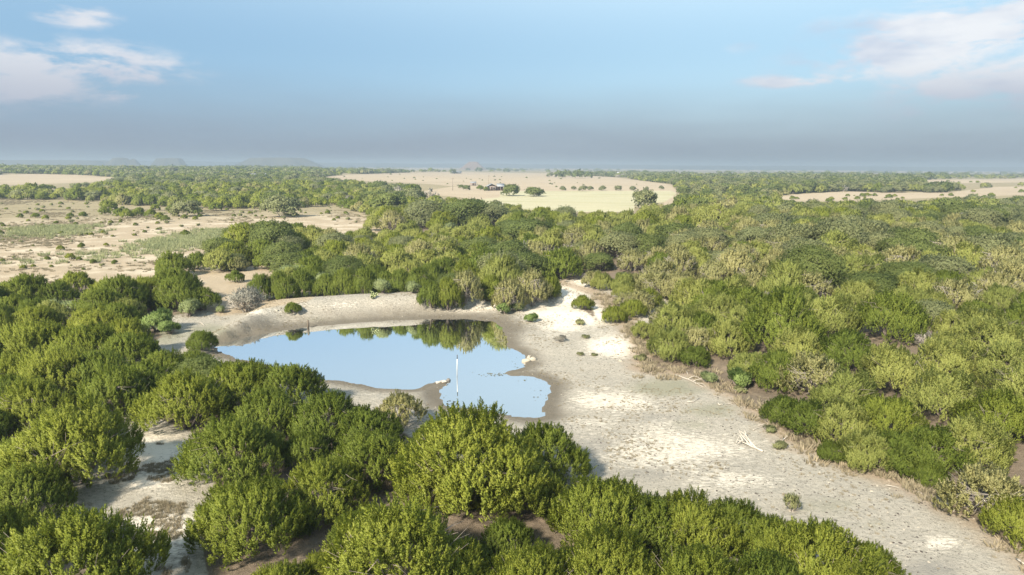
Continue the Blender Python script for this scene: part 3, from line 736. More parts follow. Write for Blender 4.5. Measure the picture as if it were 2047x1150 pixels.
def instancer(name, P, idx, scl, meshes, kind_='stuff', label=None, tilt=0.0):
    """many small or far plants as one mass, scattered by geometry nodes"""
    col_ = bpy.data.collections.new(name + '_kinds')
    for j, me in enumerate(meshes):
        o = bpy.data.objects.new(f"{name}_kind", me); o.name = f"{name}_{j:02d}"; col_.objects.link(o)
    me = bpy.data.meshes.new(name); me.vertices.add(len(P)); me.vertices.foreach_set('co', np.asarray(P, np.float32).ravel())
    for nm, typ, dat, key in (('idx', 'INT', np.asarray(idx, np.int32), 'value'),):
        a = me.attributes.new(nm, typ, 'POINT'); a.data.foreach_set(key, dat)
    a = me.attributes.new('scl', 'FLOAT_VECTOR', 'POINT'); a.data.foreach_set('vector', np.asarray(scl, np.float32).ravel())
    rot = np.zeros((len(P), 3), np.float32); rot[:, 2] = RNG.uniform(0, 6.28, len(P)); rot[:, :2] = RNG.normal(0, tilt, (len(P), 2)) if tilt else 0
    a = me.attributes.new('rot', 'FLOAT_VECTOR', 'POINT'); a.data.foreach_set('vector', rot.ravel())
    o = bpy.data.objects.new(name, me); COL.objects.link(o)
    ng = bpy.data.node_groups.new(name, 'GeometryNodeTree')
    ng.interface.new_socket('Geometry', in_out='INPUT', socket_type='NodeSocketGeometry')
    ng.interface.new_socket('Geometry', in_out='OUTPUT', socket_type='NodeSocketGeometry')
    N = ng.nodes; gi = N.new('NodeGroupInput'); go = N.new('NodeGroupOutput')
    mp = N.new('GeometryNodeMeshToPoints'); ip = N.new('GeometryNodeInstanceOnPoints'); ci = N.new('GeometryNodeCollectionInfo')
    ci.inputs['Collection'].default_value = col_; ci.inputs['Separate Children'].default_value = True; ci.inputs['Reset Children'].default_value = True
    def attr(nm, t):
        a_ = N.new('GeometryNodeInputNamedAttribute'); a_.data_type = t; a_.inputs['Name'].default_value = nm; return a_.outputs['Attribute']
    Lk = ng.links.new
    Lk(gi.outputs[0], mp.inputs['Mesh']); Lk(mp.outputs[0], ip.inputs['Points']); Lk(ci.outputs[0], ip.inputs['Instance'])
    ip.inputs['Pick Instance'].default_value = True
    Lk(attr('idx', 'INT'), ip.inputs['Instance Index']); Lk(attr('rot', 'FLOAT_VECTOR'), ip.inputs['Rotation']); Lk(attr('scl', 'FLOAT_VECTOR'), ip.inputs['Scale'])
    Lk(ip.outputs[0], go.inputs[0])
    md = o.modifiers.new('scatter', 'NODES'); md.node_group = ng
    o['kind'] = kind_
    if label: o['label'] = label
    return o
def mass(name, label, fams, sel):
    ids = np.where(sel)[0]
    if not len(ids): return
    meshes = []; index = {}
    for f in fams:
        for ld in ('near', 'mid', 'far', 'vfar'):
            L_ = FAM[f][ld] if FAM[f][ld] else FAM[f]['mid']
            index[(f, ld)] = (len(meshes), len(L_))
            for x in L_:
                if isinstance(x, tuple):
                    x = x[0]
                meshes.append(x)
    idx = []; scl = []
    for i in ids:
        a, n = index[(kind[i], lod(RR[i], kind[i]))]; idx.append(a + RNG.integers(n))
        s = S[i] * (.93 if 'oak' in kind[i] else 1) * (1 if kind[i] != 'pale' else 1.1) ; scl.append((s, s, s * RNG.uniform(.78, 1.05) * (1 if RR[i] < 1000 else .75)))
    instancer(name, np.stack([X[ids], Y[ids], Z[ids] - .05], 1), idx, scl, meshes, label=label)
rest = ~single
isj = np.isin(kind, ['olive', 'green', 'thin', 'light', 'dead', 'pale'])
mass('juniper_woodland', 'distant mass of olive and dark green junipers covering the plain', ['olive', 'green', 'thin', 'light', 'dead', 'pale'], rest & isj)
mass('oak_woodland', 'distant grey-green oaks mixed through the far juniper wood', ['oak', 'oakg'], rest & ~isj)
print('fill', len(X), 'single', single.sum(), 'placed', len(placed))

# ------------------------------------------------------------------ ground
def build_ground():
    rr = np.concatenate([[3, 6, 9], np.arange(12, 30, .6), np.arange(30, 100, .33), np.arange(100, 140, .8), np.geomspace(141, 16500, 190)])
    aa = np.radians(np.concatenate([np.arange(-178, -50, 6.0), np.arange(-48, 48.01, .3), np.arange(54, 179, 6.0)]))
    A, Rr = np.meshgrid(aa, rr); x = Rr * np.sin(A); y = Rr * np.cos(A); z = height(x, y)
    na, nr_ = len(aa), len(rr)
    V = np.stack([x.ravel(), y.ravel(), z.ravel()], 1); V = np.vstack([V, [[0, 0, h1(0, .5)]]])
    i, j = np.meshgrid(np.arange(nr_ - 1), np.arange(na), indexing='ij'); jn = (j + 1) % na
    Fq = np.stack([i * na + j, (i + 1) * na + j, (i + 1) * na + jn, i * na + jn], -1).reshape(-1, 4)
    # centre fan joined as quads on pairs of sectors
    c = len(V) - 1
    fan = [(c, k, (k + 1) % na, (k + 2) % na) for k in range(0, na - 1, 2)]
    if na % 2 == 1: fan.append((c, na - 1, 0, 0)) if False else None
    Fq = np.vstack([Fq, np.array([f for f in fan if f])])
    Fq = Fq[:, ::-1] if False else Fq
    X_, Y_, Z_ = V[:, 0], V[:, 1], V[:, 2]
    u, v, dz = project(V); u = np.where(np.isfinite(u), u, -1e5); v = np.where(np.isfinite(v), v, -1e5)
    r = np.hypot(X_, Y_)
    d = np.full(len(V), 99.); nr2 = r < 130; d[nr2] = seg_dist(X_[nr2], Y_[nr2], SHORE, True)
    ins = inpoly(X_, Y_, SHORE); sd = np.where(ins, -d, d)
    at = {}
    at['shore'] = np.clip(sd, -3, 30); at['rimw'] = 1 - .5 * sstep(Y_, 66, 70) * (1 - sstep(X_, 2, 9))  # broader dark rim at the dam, so its mirror image turns darker
    def soft(poly, s=3.0):
        k = inpoly(u, v, poly); f = k.astype(float)
        near_ = (v > 300) & (v < 1500) & (u > -300) & (u < 2400)
        dpx = seg_dist(u[near_], v[near_], poly, True); sw = np.where(v[near_] > 500, 9.0, 2.0)
        f[near_] = np.clip(.5 + np.where(k[near_], 1, -1) * dpx / sw * .5, 0, 1)
        return f
    at['bare'] = np.maximum(soft(OPEN['bed']) , (d < 6) * (r < 130) * 1.0)
    at['bare'] = np.maximum(at['bare'], soft([(1150,556),(1260,572),(1345,600),(1335,690),(1280,740),(1190,640)]) * .75)
    at['bare'] = np.maximum(at['bare'], soft([(560,750),(760,830),(900,930),(1150,1040),(1400,1110),(1700,1230),(2000,1400),(2047,1150),(1500,940),(1170,870),(1000,780)]))
    at['bare'] = np.maximum(at['bare'], soft([(200,800),(300,830),(420,880),(430,980),(400,1060),(440,1300),(250,1300),(180,1120),(60,1040),(40,960),(150,930)])) ; at['bare'] = np.maximum(at['bare'], soft(OPEN['gap']) * .6)
    rbd = np.full(len(V), 99.); rbd[nr2] = seg_dist(X_[nr2], Y_[nr2], RBANK)
    at['bankd'] = np.clip(rbd, 0, 10)
    def blobs(L_):
        f = np.zeros(len(V))
        for bx, by, sx, sy, a in L_: f = np.maximum(f, a * np.exp(-((u - bx) / sx) ** 2 - ((v - by) / sy) ** 2))
        return f * (r < 400)
    at['chalk'] = blobs([(1140,580,45,45,1),(1150,630,110,28,1),(1230,690,70,26,1),(1130,640,60,30,.8),(700,610,170,11,.4),(520,622,60,9,.6),(1000,612,90,14,.6),(1340,890,190,55,.62),(1230,800,110,34,.5),(1450,960,90,25,.5),(1880,1085,60,26,.75),(1190,850,80,30,.4),
        (300,900,90,45,1),(270,960,100,22,.8),(320,1060,80,50,.9),(560,640,100,8,.3),(930,622,60,8,.5),(780,780,60,15,.6),(1330,625,30,22,.4)])
    at['moss'] = blobs([(1330,775,90,22,.8),(1420,820,80,22,.6),(1380,850,60,16,.5),(1640,1010,120,26,.5),(420,670,60,25,.9),(330,670,50,25,.8),(650,640,120,8,.4),(1750,1050,60,20,.4)])
    at['grey_patch'] = blobs([(1100,800,28,60,.8),(1180,890,90,28,.55),(1270,950,120,30,.5),(860,790,22,30,.8),(1320,835,110,14,.4),(1850,1140,110,26,.7),(1500,1000,70,16,.4)])  # darker grey patches on the bed
    at['pasture'] = np.maximum(soft(OPEN['pasture']), soft([(-80,396),(300,402),(560,412),(780,405),(800,470),(620,600),(440,634),(400,610),(300,575),(-80,565)]) * .9)
    at['meadow'] = soft([(1000,382),(1345,382),(1352,388),(1330,404),(1270,410),(1268,424),(1140,424),(1000,416),(930,402),(1000,395)]) * (r > 150)
    op = np.zeros(len(V))
    for k in ('farleft', 'plain', 'meadow', 'farright', 'farright2', 'strip', 'lane', 'path'): op = np.maximum(op, soft(OPEN[k]))
    at['farw'] = sstep(r, 150, 320)
    at['tan'] = np.maximum(op, sstep(r, 2600, 4500))
    me = mesh_from('ground', V, Fq, [], at, smooth=True)
    return me
gm, N, out = newmat('ground_soil')
tc_ = N.n('ShaderNodeTexCoord'); P_ = tc_.outputs['Object']
def A_(n): return N.n('ShaderNodeAttribute', attribute_name=n).outputs['Fac']
nA = N.noise(P_, .12, 6, .6); nB = N.noise(P_, .9, 6, .65); nC = N.noise(P_, 4.5, 5, .7); nD = N.noise(P_, 18, 4, .7); nE = N.noise(P_, .02, 5, .6)
nS = N.noise(N.vm('MULTIPLY', P_, (1.0, 2.2, 1.0)), 2.6, 6, .72, .6)
jit = N.m('MULTIPLY', N.m('SUBTRACT', nB, .5), .9)
# woodland floor
woodf = N.mix(nC, (0.115, 0.092, 0.070), (0.23, 0.19, 0.15))
c = N.mix(N.ss(nB, .5, .75), woodf, (0.30, 0.24, 0.18))
# dry bed: greyish silt, white chalk, short dead grass
silt = N.mix(nS, (0.19, 0.18, 0.155), (0.55, 0.515, 0.45))
silt = N.mix(N.m('MULTIPLY', N.ss(N.m('ADD', N.m('MULTIPLY', nC, .6), N.m('MULTIPLY', nD, .4)), .52, .62), .8), silt, (0.16, 0.15, 0.125))
chalkf = N.m('ADD', A_('chalk'), N.m('MULTIPLY', N.m('SUBTRACT', N.m('ADD', N.m('MULTIPLY', nA, .4), N.m('MULTIPLY', nS, .6)), .5), 3.2))
chalk = N.mix(nD, (0.60, 0.55, 0.47), (0.78, 0.73, 0.65))
silt = N.mix(N.ss(chalkf, .25, .80), silt, chalk)
silt = N.mix(N.m('MULTIPLY', N.ss(N.m('ADD', A_('moss'), N.m('MULTIPLY', jit, .7)), .2, .7), .75), silt, N.mix(nC, (0.17, 0.175, 0.125), (0.30, 0.295, 0.22)))
silt = N.mix(N.m('MULTIPLY', N.ss(N.m('ADD', A_('grey_patch'), N.m('MULTIPLY', jit, .7)), .2, .75), .72), silt, N.mix(nC, (0.15, 0.148, 0.14), (0.29, 0.28, 0.26)))
# brown earth below the right bank
silt = N.mix(N.m('MULTIPLY', N.ss(N.m('ADD', A_('bankd'), N.m('MULTIPLY', jit, 2.5)), 2.4, .3), .75), silt, N.mix(nC, (0.24, 0.175, 0.12), (0.42, 0.335, 0.25)))
# dark specks: droppings, leaves
sp = N.n('ShaderNodeTexVoronoi'); N.l(P_, sp.inputs['Vector']); sp.inputs['Scale'].default_value = 1.3; sp.inputs['Randomness'].default_value = 1
spk = N.m('MULTIPLY', N.ss(sp.outputs['Distance'], .16, .08), N.ss(nB, .45, .6))
sp2 = N.n('ShaderNodeTexVoronoi'); N.l(P_, sp2.inputs['Vector']); sp2.inputs['Scale'].default_value = 3.6
spk = N.m('MAXIMUM', spk, N.m('MULTIPLY', N.ss(sp2.outputs['Distance'], .22, .10), N.ss(nS, .42, .55)))
silt = N.mix(N.m('MULTIPLY', spk, .75), silt, (0.08, 0.07, 0.06))
bf = N.ss(N.m('ADD', A_('bare'), N.m('MULTIPLY', jit, .7)), .35, .65)
c = N.mix(bf, c, silt)
# pasture and dry plains
straw = N.mix(nB, (0.30, 0.245, 0.175), (0.45, 0.375, 0.28))
straw = N.mix(N.ss(nA, .45, .65), straw, (0.52, 0.455, 0.36)); straw = N.mix(N.m('MULTIPLY', N.ss(nC, .55, .8), .55), straw, (0.20, 0.185, 0.125))
pf = N.ss(N.m('ADD', A_('pasture'), N.m('MULTIPLY', jit, .5)), .3, .6); c = N.mix(pf, c, straw)
c = N.mix(N.ss(A_('farw'), .2, .8), c, N.mix(nA, (0.20, 0.18, 0.11), (0.36, 0.30, 0.20)))
dry = N.mix(N.noise(N.vm('MULTIPLY', P_, (.3, 1.0, 1.0)), .03, 6, .65), (0.30, 0.245, 0.175), (0.50, 0.42, 0.32)); dry = N.mix(N.m('MULTIPLY', N.ss(nB, .5, .8), .3), dry, (0.25, 0.23, 0.13))
c = N.mix(N.ss(A_('tan'), .3, .6), c, dry)
nM = N.noise(N.vm('MULTIPLY', P_, (.25, 1.0, 1.0)), .06, 6, .65)
mw = N.mix(N.ss(nM, .3, .7), (0.37, 0.355, 0.22), (0.47, 0.44, 0.32)); mw = N.mix(N.m('MULTIPLY', N.ss(nM, .56, .70), .55), mw, (0.27, 0.33, 0.17))
c = N.mix(N.ss(N.m('ADD', A_('meadow'), N.m('MULTIPLY', N.m('SUBTRACT', nM, .5), .8)), .3, .7), c, mw)
# wet rim along the water, widened by the dam to darken the bank's reflection
rim = N.ss(N.m('ADD', N.m('MULTIPLY', A_('shore'), A_('rimw')), N.m('MULTIPLY', jit, 1.6)), 2.3, .3)
c = N.mix(N.m('MULTIPLY', rim, N.m('MULTIPLY', .88, N.ss(A_('shore'), 6, 2))), c, N.mix(nC, (0.085, 0.075, 0.06), (0.19, 0.165, 0.13)))
c = N.mix(1.0, c, (.80, .795, .79), 'MULTIPLY')
pr = N.n('ShaderNodeBsdfPrincipled'); N.l(c, pr.inputs['Base Color']); pr.inputs['Roughness'].default_value = .95; pr.inputs['Specular IOR Level'].default_value = .1
bmp = N.n('ShaderNodeBump'); bmp.inputs['Strength'].default_value = .7; bmp.inputs['Distance'].default_value = .25
N.l(N.m('ADD', N.m('MULTIPLY', nC, .6), N.m('ADD', N.m('MULTIPLY', nB, .6), N.m('MULTIPLY', nD, .2))), bmp.inputs['Height']); N.l(bmp.outputs[0], pr.inputs['Normal'])
N.l(pr.outputs[0], out.inputs[0])
me = build_ground(); me.materials.append(gm)
go_ = bpy.data.objects.new('ground', me); COL.objects.link(go_); go_['kind'] = 'structure'

# ------------------------------------------------------------------ pond
wm, N, out = newmat('pond_water')
tc_ = N.n('ShaderNodeTexCoord'); P_ = tc_.outputs['Object']
fr = N.n('ShaderNodeFresnel'); fr.inputs[0].default_value = 1.33
rp = N.noise(N.vm('MULTIPLY', P_, (1., 1., 1.)), 2.2, 4, .6)
bp = N.n('ShaderNodeBump'); bp.inputs['Strength'].default_value = .03; bp.inputs['Distance'].default_value = .03; N.l(rp, bp.inputs['Height'])
gl = N.n('ShaderNodeBsdfGlossy'); gl.inputs['Roughness'].default_value = .02; gl.inputs['Color'].default_value = (.95, .97, 1, 1); N.l(bp.outputs[0], gl.inputs['Normal'])
df = N.n('ShaderNodeBsdfDiffuse'); df.inputs[0].default_value = (.05, .055, .04, 1)
mx = N.n('ShaderNodeMixShader')
N.l(N.m('ADD', N.m('MULTIPLY', fr.outputs[0], 1.7), .50, clamp=True), mx.inputs[0]); N.l(df.outputs[0], mx.inputs[1]); N.l(gl.outputs[0], mx.inputs[2]); N.l(mx.outputs[0], out.inputs[0])
sx = np.array(SHORE); cx_, cy_ = sx.mean(0)
xs = [(cx_ + (p[0] - cx_) * 1.10, cy_ + (p[1] - cy_) * 1.10) for p in ((sx[:, 0].min(), sx[:, 1].min()), (sx[:, 0].max(), sx[:, 1].min()), (sx[:, 0].max(), sx[:, 1].max()), (sx[:, 0].min(), sx[:, 1].max()))]
me = mesh_from('pond_water', [(a, b, 0.0) for a, b in xs], [(0, 1, 2, 3)], [wm])
o = bpy.data.objects.new('pond_water', me); COL.objects.link(o); o['kind'] = 'structure'

# ------------------------------------------------------------------ far hills
M_HILL = plain('far_hill', (0.07, 0.07, 0.06), .95, .4, .004)
M_RIDGE = plain('far_ridge', (0.06, 0.065, 0.06), .95, .3, .002)
def hill(name, cxp, ytop, halfw_px, dist, top_frac, ybase, mat, dpt=.5):
    a = pxdir(cxp, 335); a = a / a[1] * dist; x0, y0 = a[0], dist
    dt = pxdir(cxp, ytop); ztop = CAM_Z + dt[2] / dt[1] * dist
    wv = halfw_px / F_PX * dist
    n, m = 48, 12; V = []; F_ = []
    base = -15.0
    for i in range(m + 1):
        f = i / m; rr_ = 1 - f * (1 - top_frac)
        prof = f ** 1.5 if i < m else 1
        for k in range(n):
            an = 2 * math.pi * k / n; w_ = 1 + .14 * math.sin(3 * an + cxp) + .08 * math.sin(7 * an + 2) + .05 * math.sin(13 * an)
            V.append((x0 + wv * rr_ * w_ * math.cos(an), y0 + wv * dpt * rr_ * w_ * math.sin(an), base + (ztop - base) * prof))
    for i in range(m):
        for k in range(n): F_.append((i * n + k, i * n + (k + 1) % n, (i + 1) * n + (k + 1) % n, (i + 1) * n + k))
    V.append((x0, y0, ztop + (2 if top_frac > .2 else 6))); c_ = len(V) - 1
    for k in range(0, n, 2): F_.append((m * n + k, m * n + k + 1, m * n + (k + 2) % n, c_))
    me = mesh_from(name, V, F_, [mat], smooth=True)
    o = bpy.data.objects.new(name, me); COL.objects.link(o); o['kind'] = 'structure'; return o
hill('mesa', 240, 316, 55, 2900, .22, 326, M_HILL); hill('mesa', 268, 320, 32, 2900, .2, 326, M_HILL); hill('mesa', 343, 317, 45, 3000, .5, 326, M_HILL)
hill('mesa', 555, 316, 115, 3100, .4, 328, M_HILL); hill('butte', 947, 324, 40, 3000, .22, 331, plain('butte_rock', (.16, .11, .085), .95, .3, .01)); hill('hill', 130, 321, 190, 3300, .55, 326, M_HILL)
for (xa, ya, xb, yb, dist) in ((-900, 313, 700, 325, 5200), (500, 324.5, 1500, 331.5, 5600), (1300, 331.0, 2900, 338.5, 5000)):
    n = 80; V = []; F_ = []
    for i in range(n + 1):
        f = i / n; px = xa + (xb - xa) * f; py = ya + (yb - ya) * f + .5 * math.sin(f * 23) + .35 * math.sin(f * 61) + 6 * max(0, .04 - min(f, 1 - f)) / .04
        d = pxdir(px, py); P = C + d * (dist / d[1]); V += [(P[0], P[1] - 350, -12), (P[0], P[1], P[2]), (P[0], P[1] + 600, -12)]
    for i in range(n):
        for k in (0, 1): F_.append((i * 3 + k, i * 3 + 3 + k, i * 3 + 4 + k, i * 3 + 1 + k))
    me = mesh_from('far_ridge', V, F_, [M_RIDGE]); o = bpy.data.objects.new('far_ridge', me); COL.objects.link(o); o['kind'] = 'structure'

#@@SMALL
def simple(name, V, F_, mat, label, cat, group=None, loc=(0, 0, 0), rot=0, parent=None, smooth=False):
    me = mesh_from(name, V, F_, [mat], smooth=smooth); o = bpy.data.objects.new(name, me); COL.objects.link(o); o.location = loc; o.rotation_euler = (0, 0, rot)
    if parent: o.parent = parent
    if label: o['label'] = label
    if cat: o['category'] = cat
    if group: o['group'] = group
    return o
def empty(name, loc, label, cat, group=None, rot=0):
    o = bpy.data.objects.new(name, None); COL.objects.link(o); o.location = loc; o.rotation_euler = (0, 0, rot); o['label'] = label; o['category'] = cat
    if group: o['group'] = group
    return o
def boxd(x0, x1, y0, y1, z0, z1):
    V = np.array([(x, y, z) for z in (z0, z1) for y in (y0, y1) for x in (x0, x1)], float)
    F_ = np.array([(0, 2, 3), (0, 3, 1), (4, 5, 7), (4, 7, 6), (0, 1, 5), (0, 5, 4), (2, 6, 7), (2, 7, 3), (0, 4, 6), (0, 6, 2), (1, 3, 7), (1, 7, 5)])
    return V, F_
# white gauge pole in the pond
x, y = unproj(913.5, 751, 0)
root = empty('gauge_pole', (x, y, 0), 'slim white pole with a dark tip standing in the pond', 'pole')
M_WHITE = plain('white_paint', (.50, .50, .49), .5, .05); M_DARK = plain('dark_metal', (.09, .10, .11), .5, .1)
V, F_ = tube([(0, 0, -.6), (0.01, 0, .6), (.03, 0, 1.42)], [.032, .032, .032], 10); simple('shaft', V, F_, M_WHITE, None, None, parent=root, smooth=True)
V, F_ = tube([(.03, 0, 1.42), (.035, 0, 1.75), (.037, 0, 1.78)], [.035, .035, .01], 8); simple('tip', V, F_, M_DARK, None, None, parent=root)
# old wooden stub post at the far shore
x, y, z = ground_at(616, 656)
V, F_ = tube([(0, 0, -.3), (.02, 0, .4), (.0, .02, .85)], [.13, .11, .09], 8); simple('fence_post', V, F_, plain('weathered_wood', (.12, .10, .08), .9, .3, 12), 'short weathered wooden post at the far edge of the water', 'post', loc=(x, y, z))
# rocks and driftwood
def rock(px, py, w, hgt, label, seed, grp='pale rocks and wood at the water edge', mat=M_ROCK, el=.7, name='rock', cat='rock'):
    g = np.random.default_rng(seed); x, y, z = ground_at(px, py); z = max(z, -.02)
    n, m = 10, 6; V = []; F_ = []
    for i in range(m + 1):
        th = math.pi / 2 * (i / m)
        for k in range(n):
            an = 2 * math.pi * k / n; q = 1 + g.uniform(-.22, .22)
            V.append((w * math.cos(th) ** .6 * math.cos(an) * q if i < m else 0, w * el * math.cos(th) ** .6 * math.sin(an) * q if i < m else 0, -.06 + hgt * math.sin(th) * (1 + g.uniform(-.18, .18))))
    for i in range(m):
        for k in range(n): F_.append((i * n + k, i * n + (k + 1) % n, (i + 1) * n + (k + 1) % n, (i + 1) * n + k))
    return simple(name, V, F_, mat, label, cat, grp, (x, y, z), g.uniform(0, 3))
rock(1052, 723, .42, .3, 'left slab of the white rock pile on the right shore of the pond', 1)
rock(1065, 720, .38, .34, 'right boulder of the white rock pile on the right shore of the pond', 2)
rock(1058, 718, .3, .4, 'upright middle stone of the white rock pile on the right shore', 3)
rock(896, 762, .26, .26, 'dark stone at the tip of the pale spit', 5, mat=plain('grey_stone', (.16, .15, .14), .9, .3, 5))
for i, (px, py, w) in enumerate([(554,621,.2),(420,637,.15),(441,640,.14),(610,612,.14),(830,606,.16),(1330,640,.35),(1325,660,.3),(1240,722,.2),(1205,640,.22),(1742,982,.14),(1906,1016,.16)]):
    rock(px, py, w, w * .7, None, 20 + i, 'small pale stones on the bare ground')
SL = ['small pale stone on the dam slope left of the dark bush','tiny stone at the left end of the bank','tiny stone just right of the one at the left bank','small stone below the dam crest, right of the dark bush','stone at the foot of the dam by the first juniper','pale boulder on the eroded right slope, upper one','pale boulder on the eroded right slope, lower one','stone at the edge of the white ground before the right bank','stone beside the shrubs right of the white ground','white stone near the foot of the right wood','white stone near the dark log at the lower right']
for o, l in zip([o for o in COL.objects if o.get('group') == 'small pale stones on the bare ground'], SL): o['label'] = l
for i, (px, py, l) in enumerate([(1445,912,'dark dropping on the silt left of the big dead branch'),(1630,923,'single dark stone by the foot of the right wood'),(1785,1085,'left one of two dark clods by the lower right trees'),(1800,1086,'right one of two dark clods by the lower right trees'),
      (1842,1103,'dark clod below the white patch at the lower right'),(1258,918,'left dark clod on the grey silt below the pond'),(1270,920,'right dark clod on the grey silt below the pond'),(1294,944,'dark clod nearest the bottom row of junipers'),(1203,842,'dark clod on the silt right of the near water'),(1445,853,'small dark clod right of the green patch'),(1719,966,'dark clod near the wood edge'),(1842,1006,'dark clod just left of the dark log'),(1440,930,'dark scrap below the clod left of the dead branch')]):
    rock(px, py, .11, .08, l, 60 + i, 'dark clods on the dry bed', M_STONE, name='clod', cat='clod')
# dead branches lying on the bed
def branch(pts, rad, label, forks=(), group='bleached branches on the dry bed', mat=M_DEAD, lift=.05):
    G = [ground_at(*p) for p in pts]; x0, y0, z0 = G[0]
    def path(L_, lf):
        out_ = []
        for i, (a, b, c_) in enumerate(L_): out_.append((a - x0, b - y0, c_ - z0 + lift + lf[i]))
        return out_
    def dens(L_):
        r_ = []
        for a, b in zip(L_[:-1], L_[1:]):
            for f in (0, .5): r_.append(tuple(np.array(a) * (1 - f) + np.array(b) * f + (0 if f == 0 else 1) * np.array([random.uniform(-.05, .05), random.uniform(-.05, .05), random.uniform(0, .05)])))
        return r_ + [L_[-1]]
    m = dens(path(G, [0] * len(G))); parts = [tube(m, np.linspace(rad, rad * .35, len(m)), 6)]
    fk = []
    for f in forks:
        Gf = [ground_at(*p) for p in f[0]]; mf = dens(path(Gf, f[1])); fk.append(tube(mf, np.linspace(rad * .7, rad * .2, len(mf)), 5))
    root = empty('dead_branch', (x0, y0, z0), label, 'dead branch', group) if fk else None
    if fk:
        simple('stem', *parts[0], mat, None, None, parent=root)
        for q in fk: simple('twig', *q, mat, None, None, parent=root)
    else: simple('dead_branch', *parts[0], mat, label, 'dead branch', group, (x0, y0, z0))
branch([(1525,904),(1503,894),(1488,886)], .07, 'large bleached dead branch with many forks lying on the dry bed',
       [([(1510,897),(1492,882),(1477,878)], [0, .25, .5]), ([(1505,896),(1487,890),(1470,884)], [0, .1, .15]), ([(1512,898),(1495,885),(1483,880)], [0, .1, .3]), ([(1488,888),(1478,882),(1471,889)], [0, .35, .05]),
        ([(1498,891),(1484,884),(1474,876)], [0, .3, .6]), ([(1490,887),(1480,890),(1474,892)], [.05, .2, .1]), ([(1503,893),(1490,880),(1486,876)], [0, .3, .55])])
branch([(1566,878),(1565,888),(1570,899)], .05, 'thin upright-lying stick at the foot of the right wood', [([(1566,880),(1571,876),(1575,878)], [0, .1, .1])])
branch([(1350,751),(1365,756),(1385,764),(1405,775)], .05, 'long pale branch on the brown earth of the right bank', [([(1385,764),(1398,763),(1408,764)], [0, .15, .2]), ([(1375,759),(1388,758),(1400,762)], [0, .2, .1]), ([(1390,768),(1402,770),(1412,776)], [0, .1, 0])])
branch([(1434,806),(1438,811),(1444,811),(1447,807)], .04, 'small curved bleached stick below the lime-green shrub')
branch([(1373,805),(1385,805),(1398,797)], .04, 'curved stick beside the low green patch on the dry bed')
branch([(1507,816),(1514,822)], .04, 'short straight white stick before the right wood')
branch([(1888,1008),(1903,1019),(1921,1024)], .06, 'white bent stick beside a dark clod at the lower right', [([(1903,1019),(1908,1023),(1906,1025)], [0, .05, 0])])
branch([(2032,1120),(2050,1132)], .05, 'straight white stick at the right edge of the dry bed')
branch([(400,645),(409,652)], .06, 'pale stick lying on the left bank of the pond')
branch([(872,767),(886,763),(893,764)], .12, 'pale driftwood log on the tip of the spit', [([(884,766),(890,767),(896,766)], [0, .08, .05])])
branch([(1373,743),(1375,750)], .04, 'short upright stick on the brown earth under the right bank')
for i, (px, py, dx, dy, l) in enumerate([(1512,840,22,-6,'uppermost faint stick of the pale tangle by the wood'),(1515,852,26,2,'middle stick of the pale tangle by the wood'),(1505,862,20,-8,'lowest stick of the pale tangle by the wood'),(1452,808,14,4,'thin stick right of the curved one'),(1426,792,10,3,'thin stick just under the lime-green shrub'),
       (345,690,30,8,'long twig on the silt at the left end of the pond'),(370,700,26,6,'lower twig on the silt at the left end of the pond'),(430,668,10,6,'twig on the left bank nearest the water'),(1770,972,28,6,'brown twig under the right wood, left one'),(1830,985,26,10,'brown twig under the right wood, right one'),(915,613,4,-8,'upright dead stick on the dam by the olive junipers'),(946,609,8,5,'dead stick on the far bank below the junipers')]):
    branch([(px, py), (px + dx * .5, py + dy * .5 - 1), (px + dx, py + dy)], .025, l, mat=M_DEAD if i < 9 else M_TWIG)
# prickly pear on the dam crest
x, y, z = ground_at(747, 597); root = empty('prickly_pear', (x, y, z), 'pale green prickly pear cactus on the crest of the dam', 'cactus')
M_CACT = plain('cactus_pad', (.33, .38, .19), .6, .2, 8)
gq = np.random.default_rng(5)
for i in range(11):
    a = gq.uniform(0, 6.28); rr_ = gq.uniform(0, .38); hz = gq.uniform(.1, .75); n = 10; ty = gq.uniform(0, 3.14); V = []; F_ = []
    for s_ in (-1, 0, 1):
        for k in range(n):
            an = 2 * math.pi * k / n; rad_ = .17 * (1 if s_ == 0 else .8); lx = rad_ * math.cos(an); lz = rad_ * 1.25 * math.sin(an)
            V.append((lx * math.cos(ty) - s_ * .025 * math.sin(ty), lx * math.sin(ty) + s_ * .025 * math.cos(ty), lz))
    for b in (0, 1):
        for k in range(n): F_.append((b * n + k, b * n + (k + 1) % n, (b + 1) * n + (k + 1) % n)); F_.append((b * n + k, (b + 1) * n + (k + 1) % n, (b + 1) * n + k))
    for k in range(1, n - 1): F_.append((0, k, k + 1)); F_.append((2 * n, 2 * n + k + 1, 2 * n + k))
    simple('pad', V, F_, M_CACT, None, None, loc=(rr_ * math.cos(a), rr_ * math.sin(a), hz), parent=root)

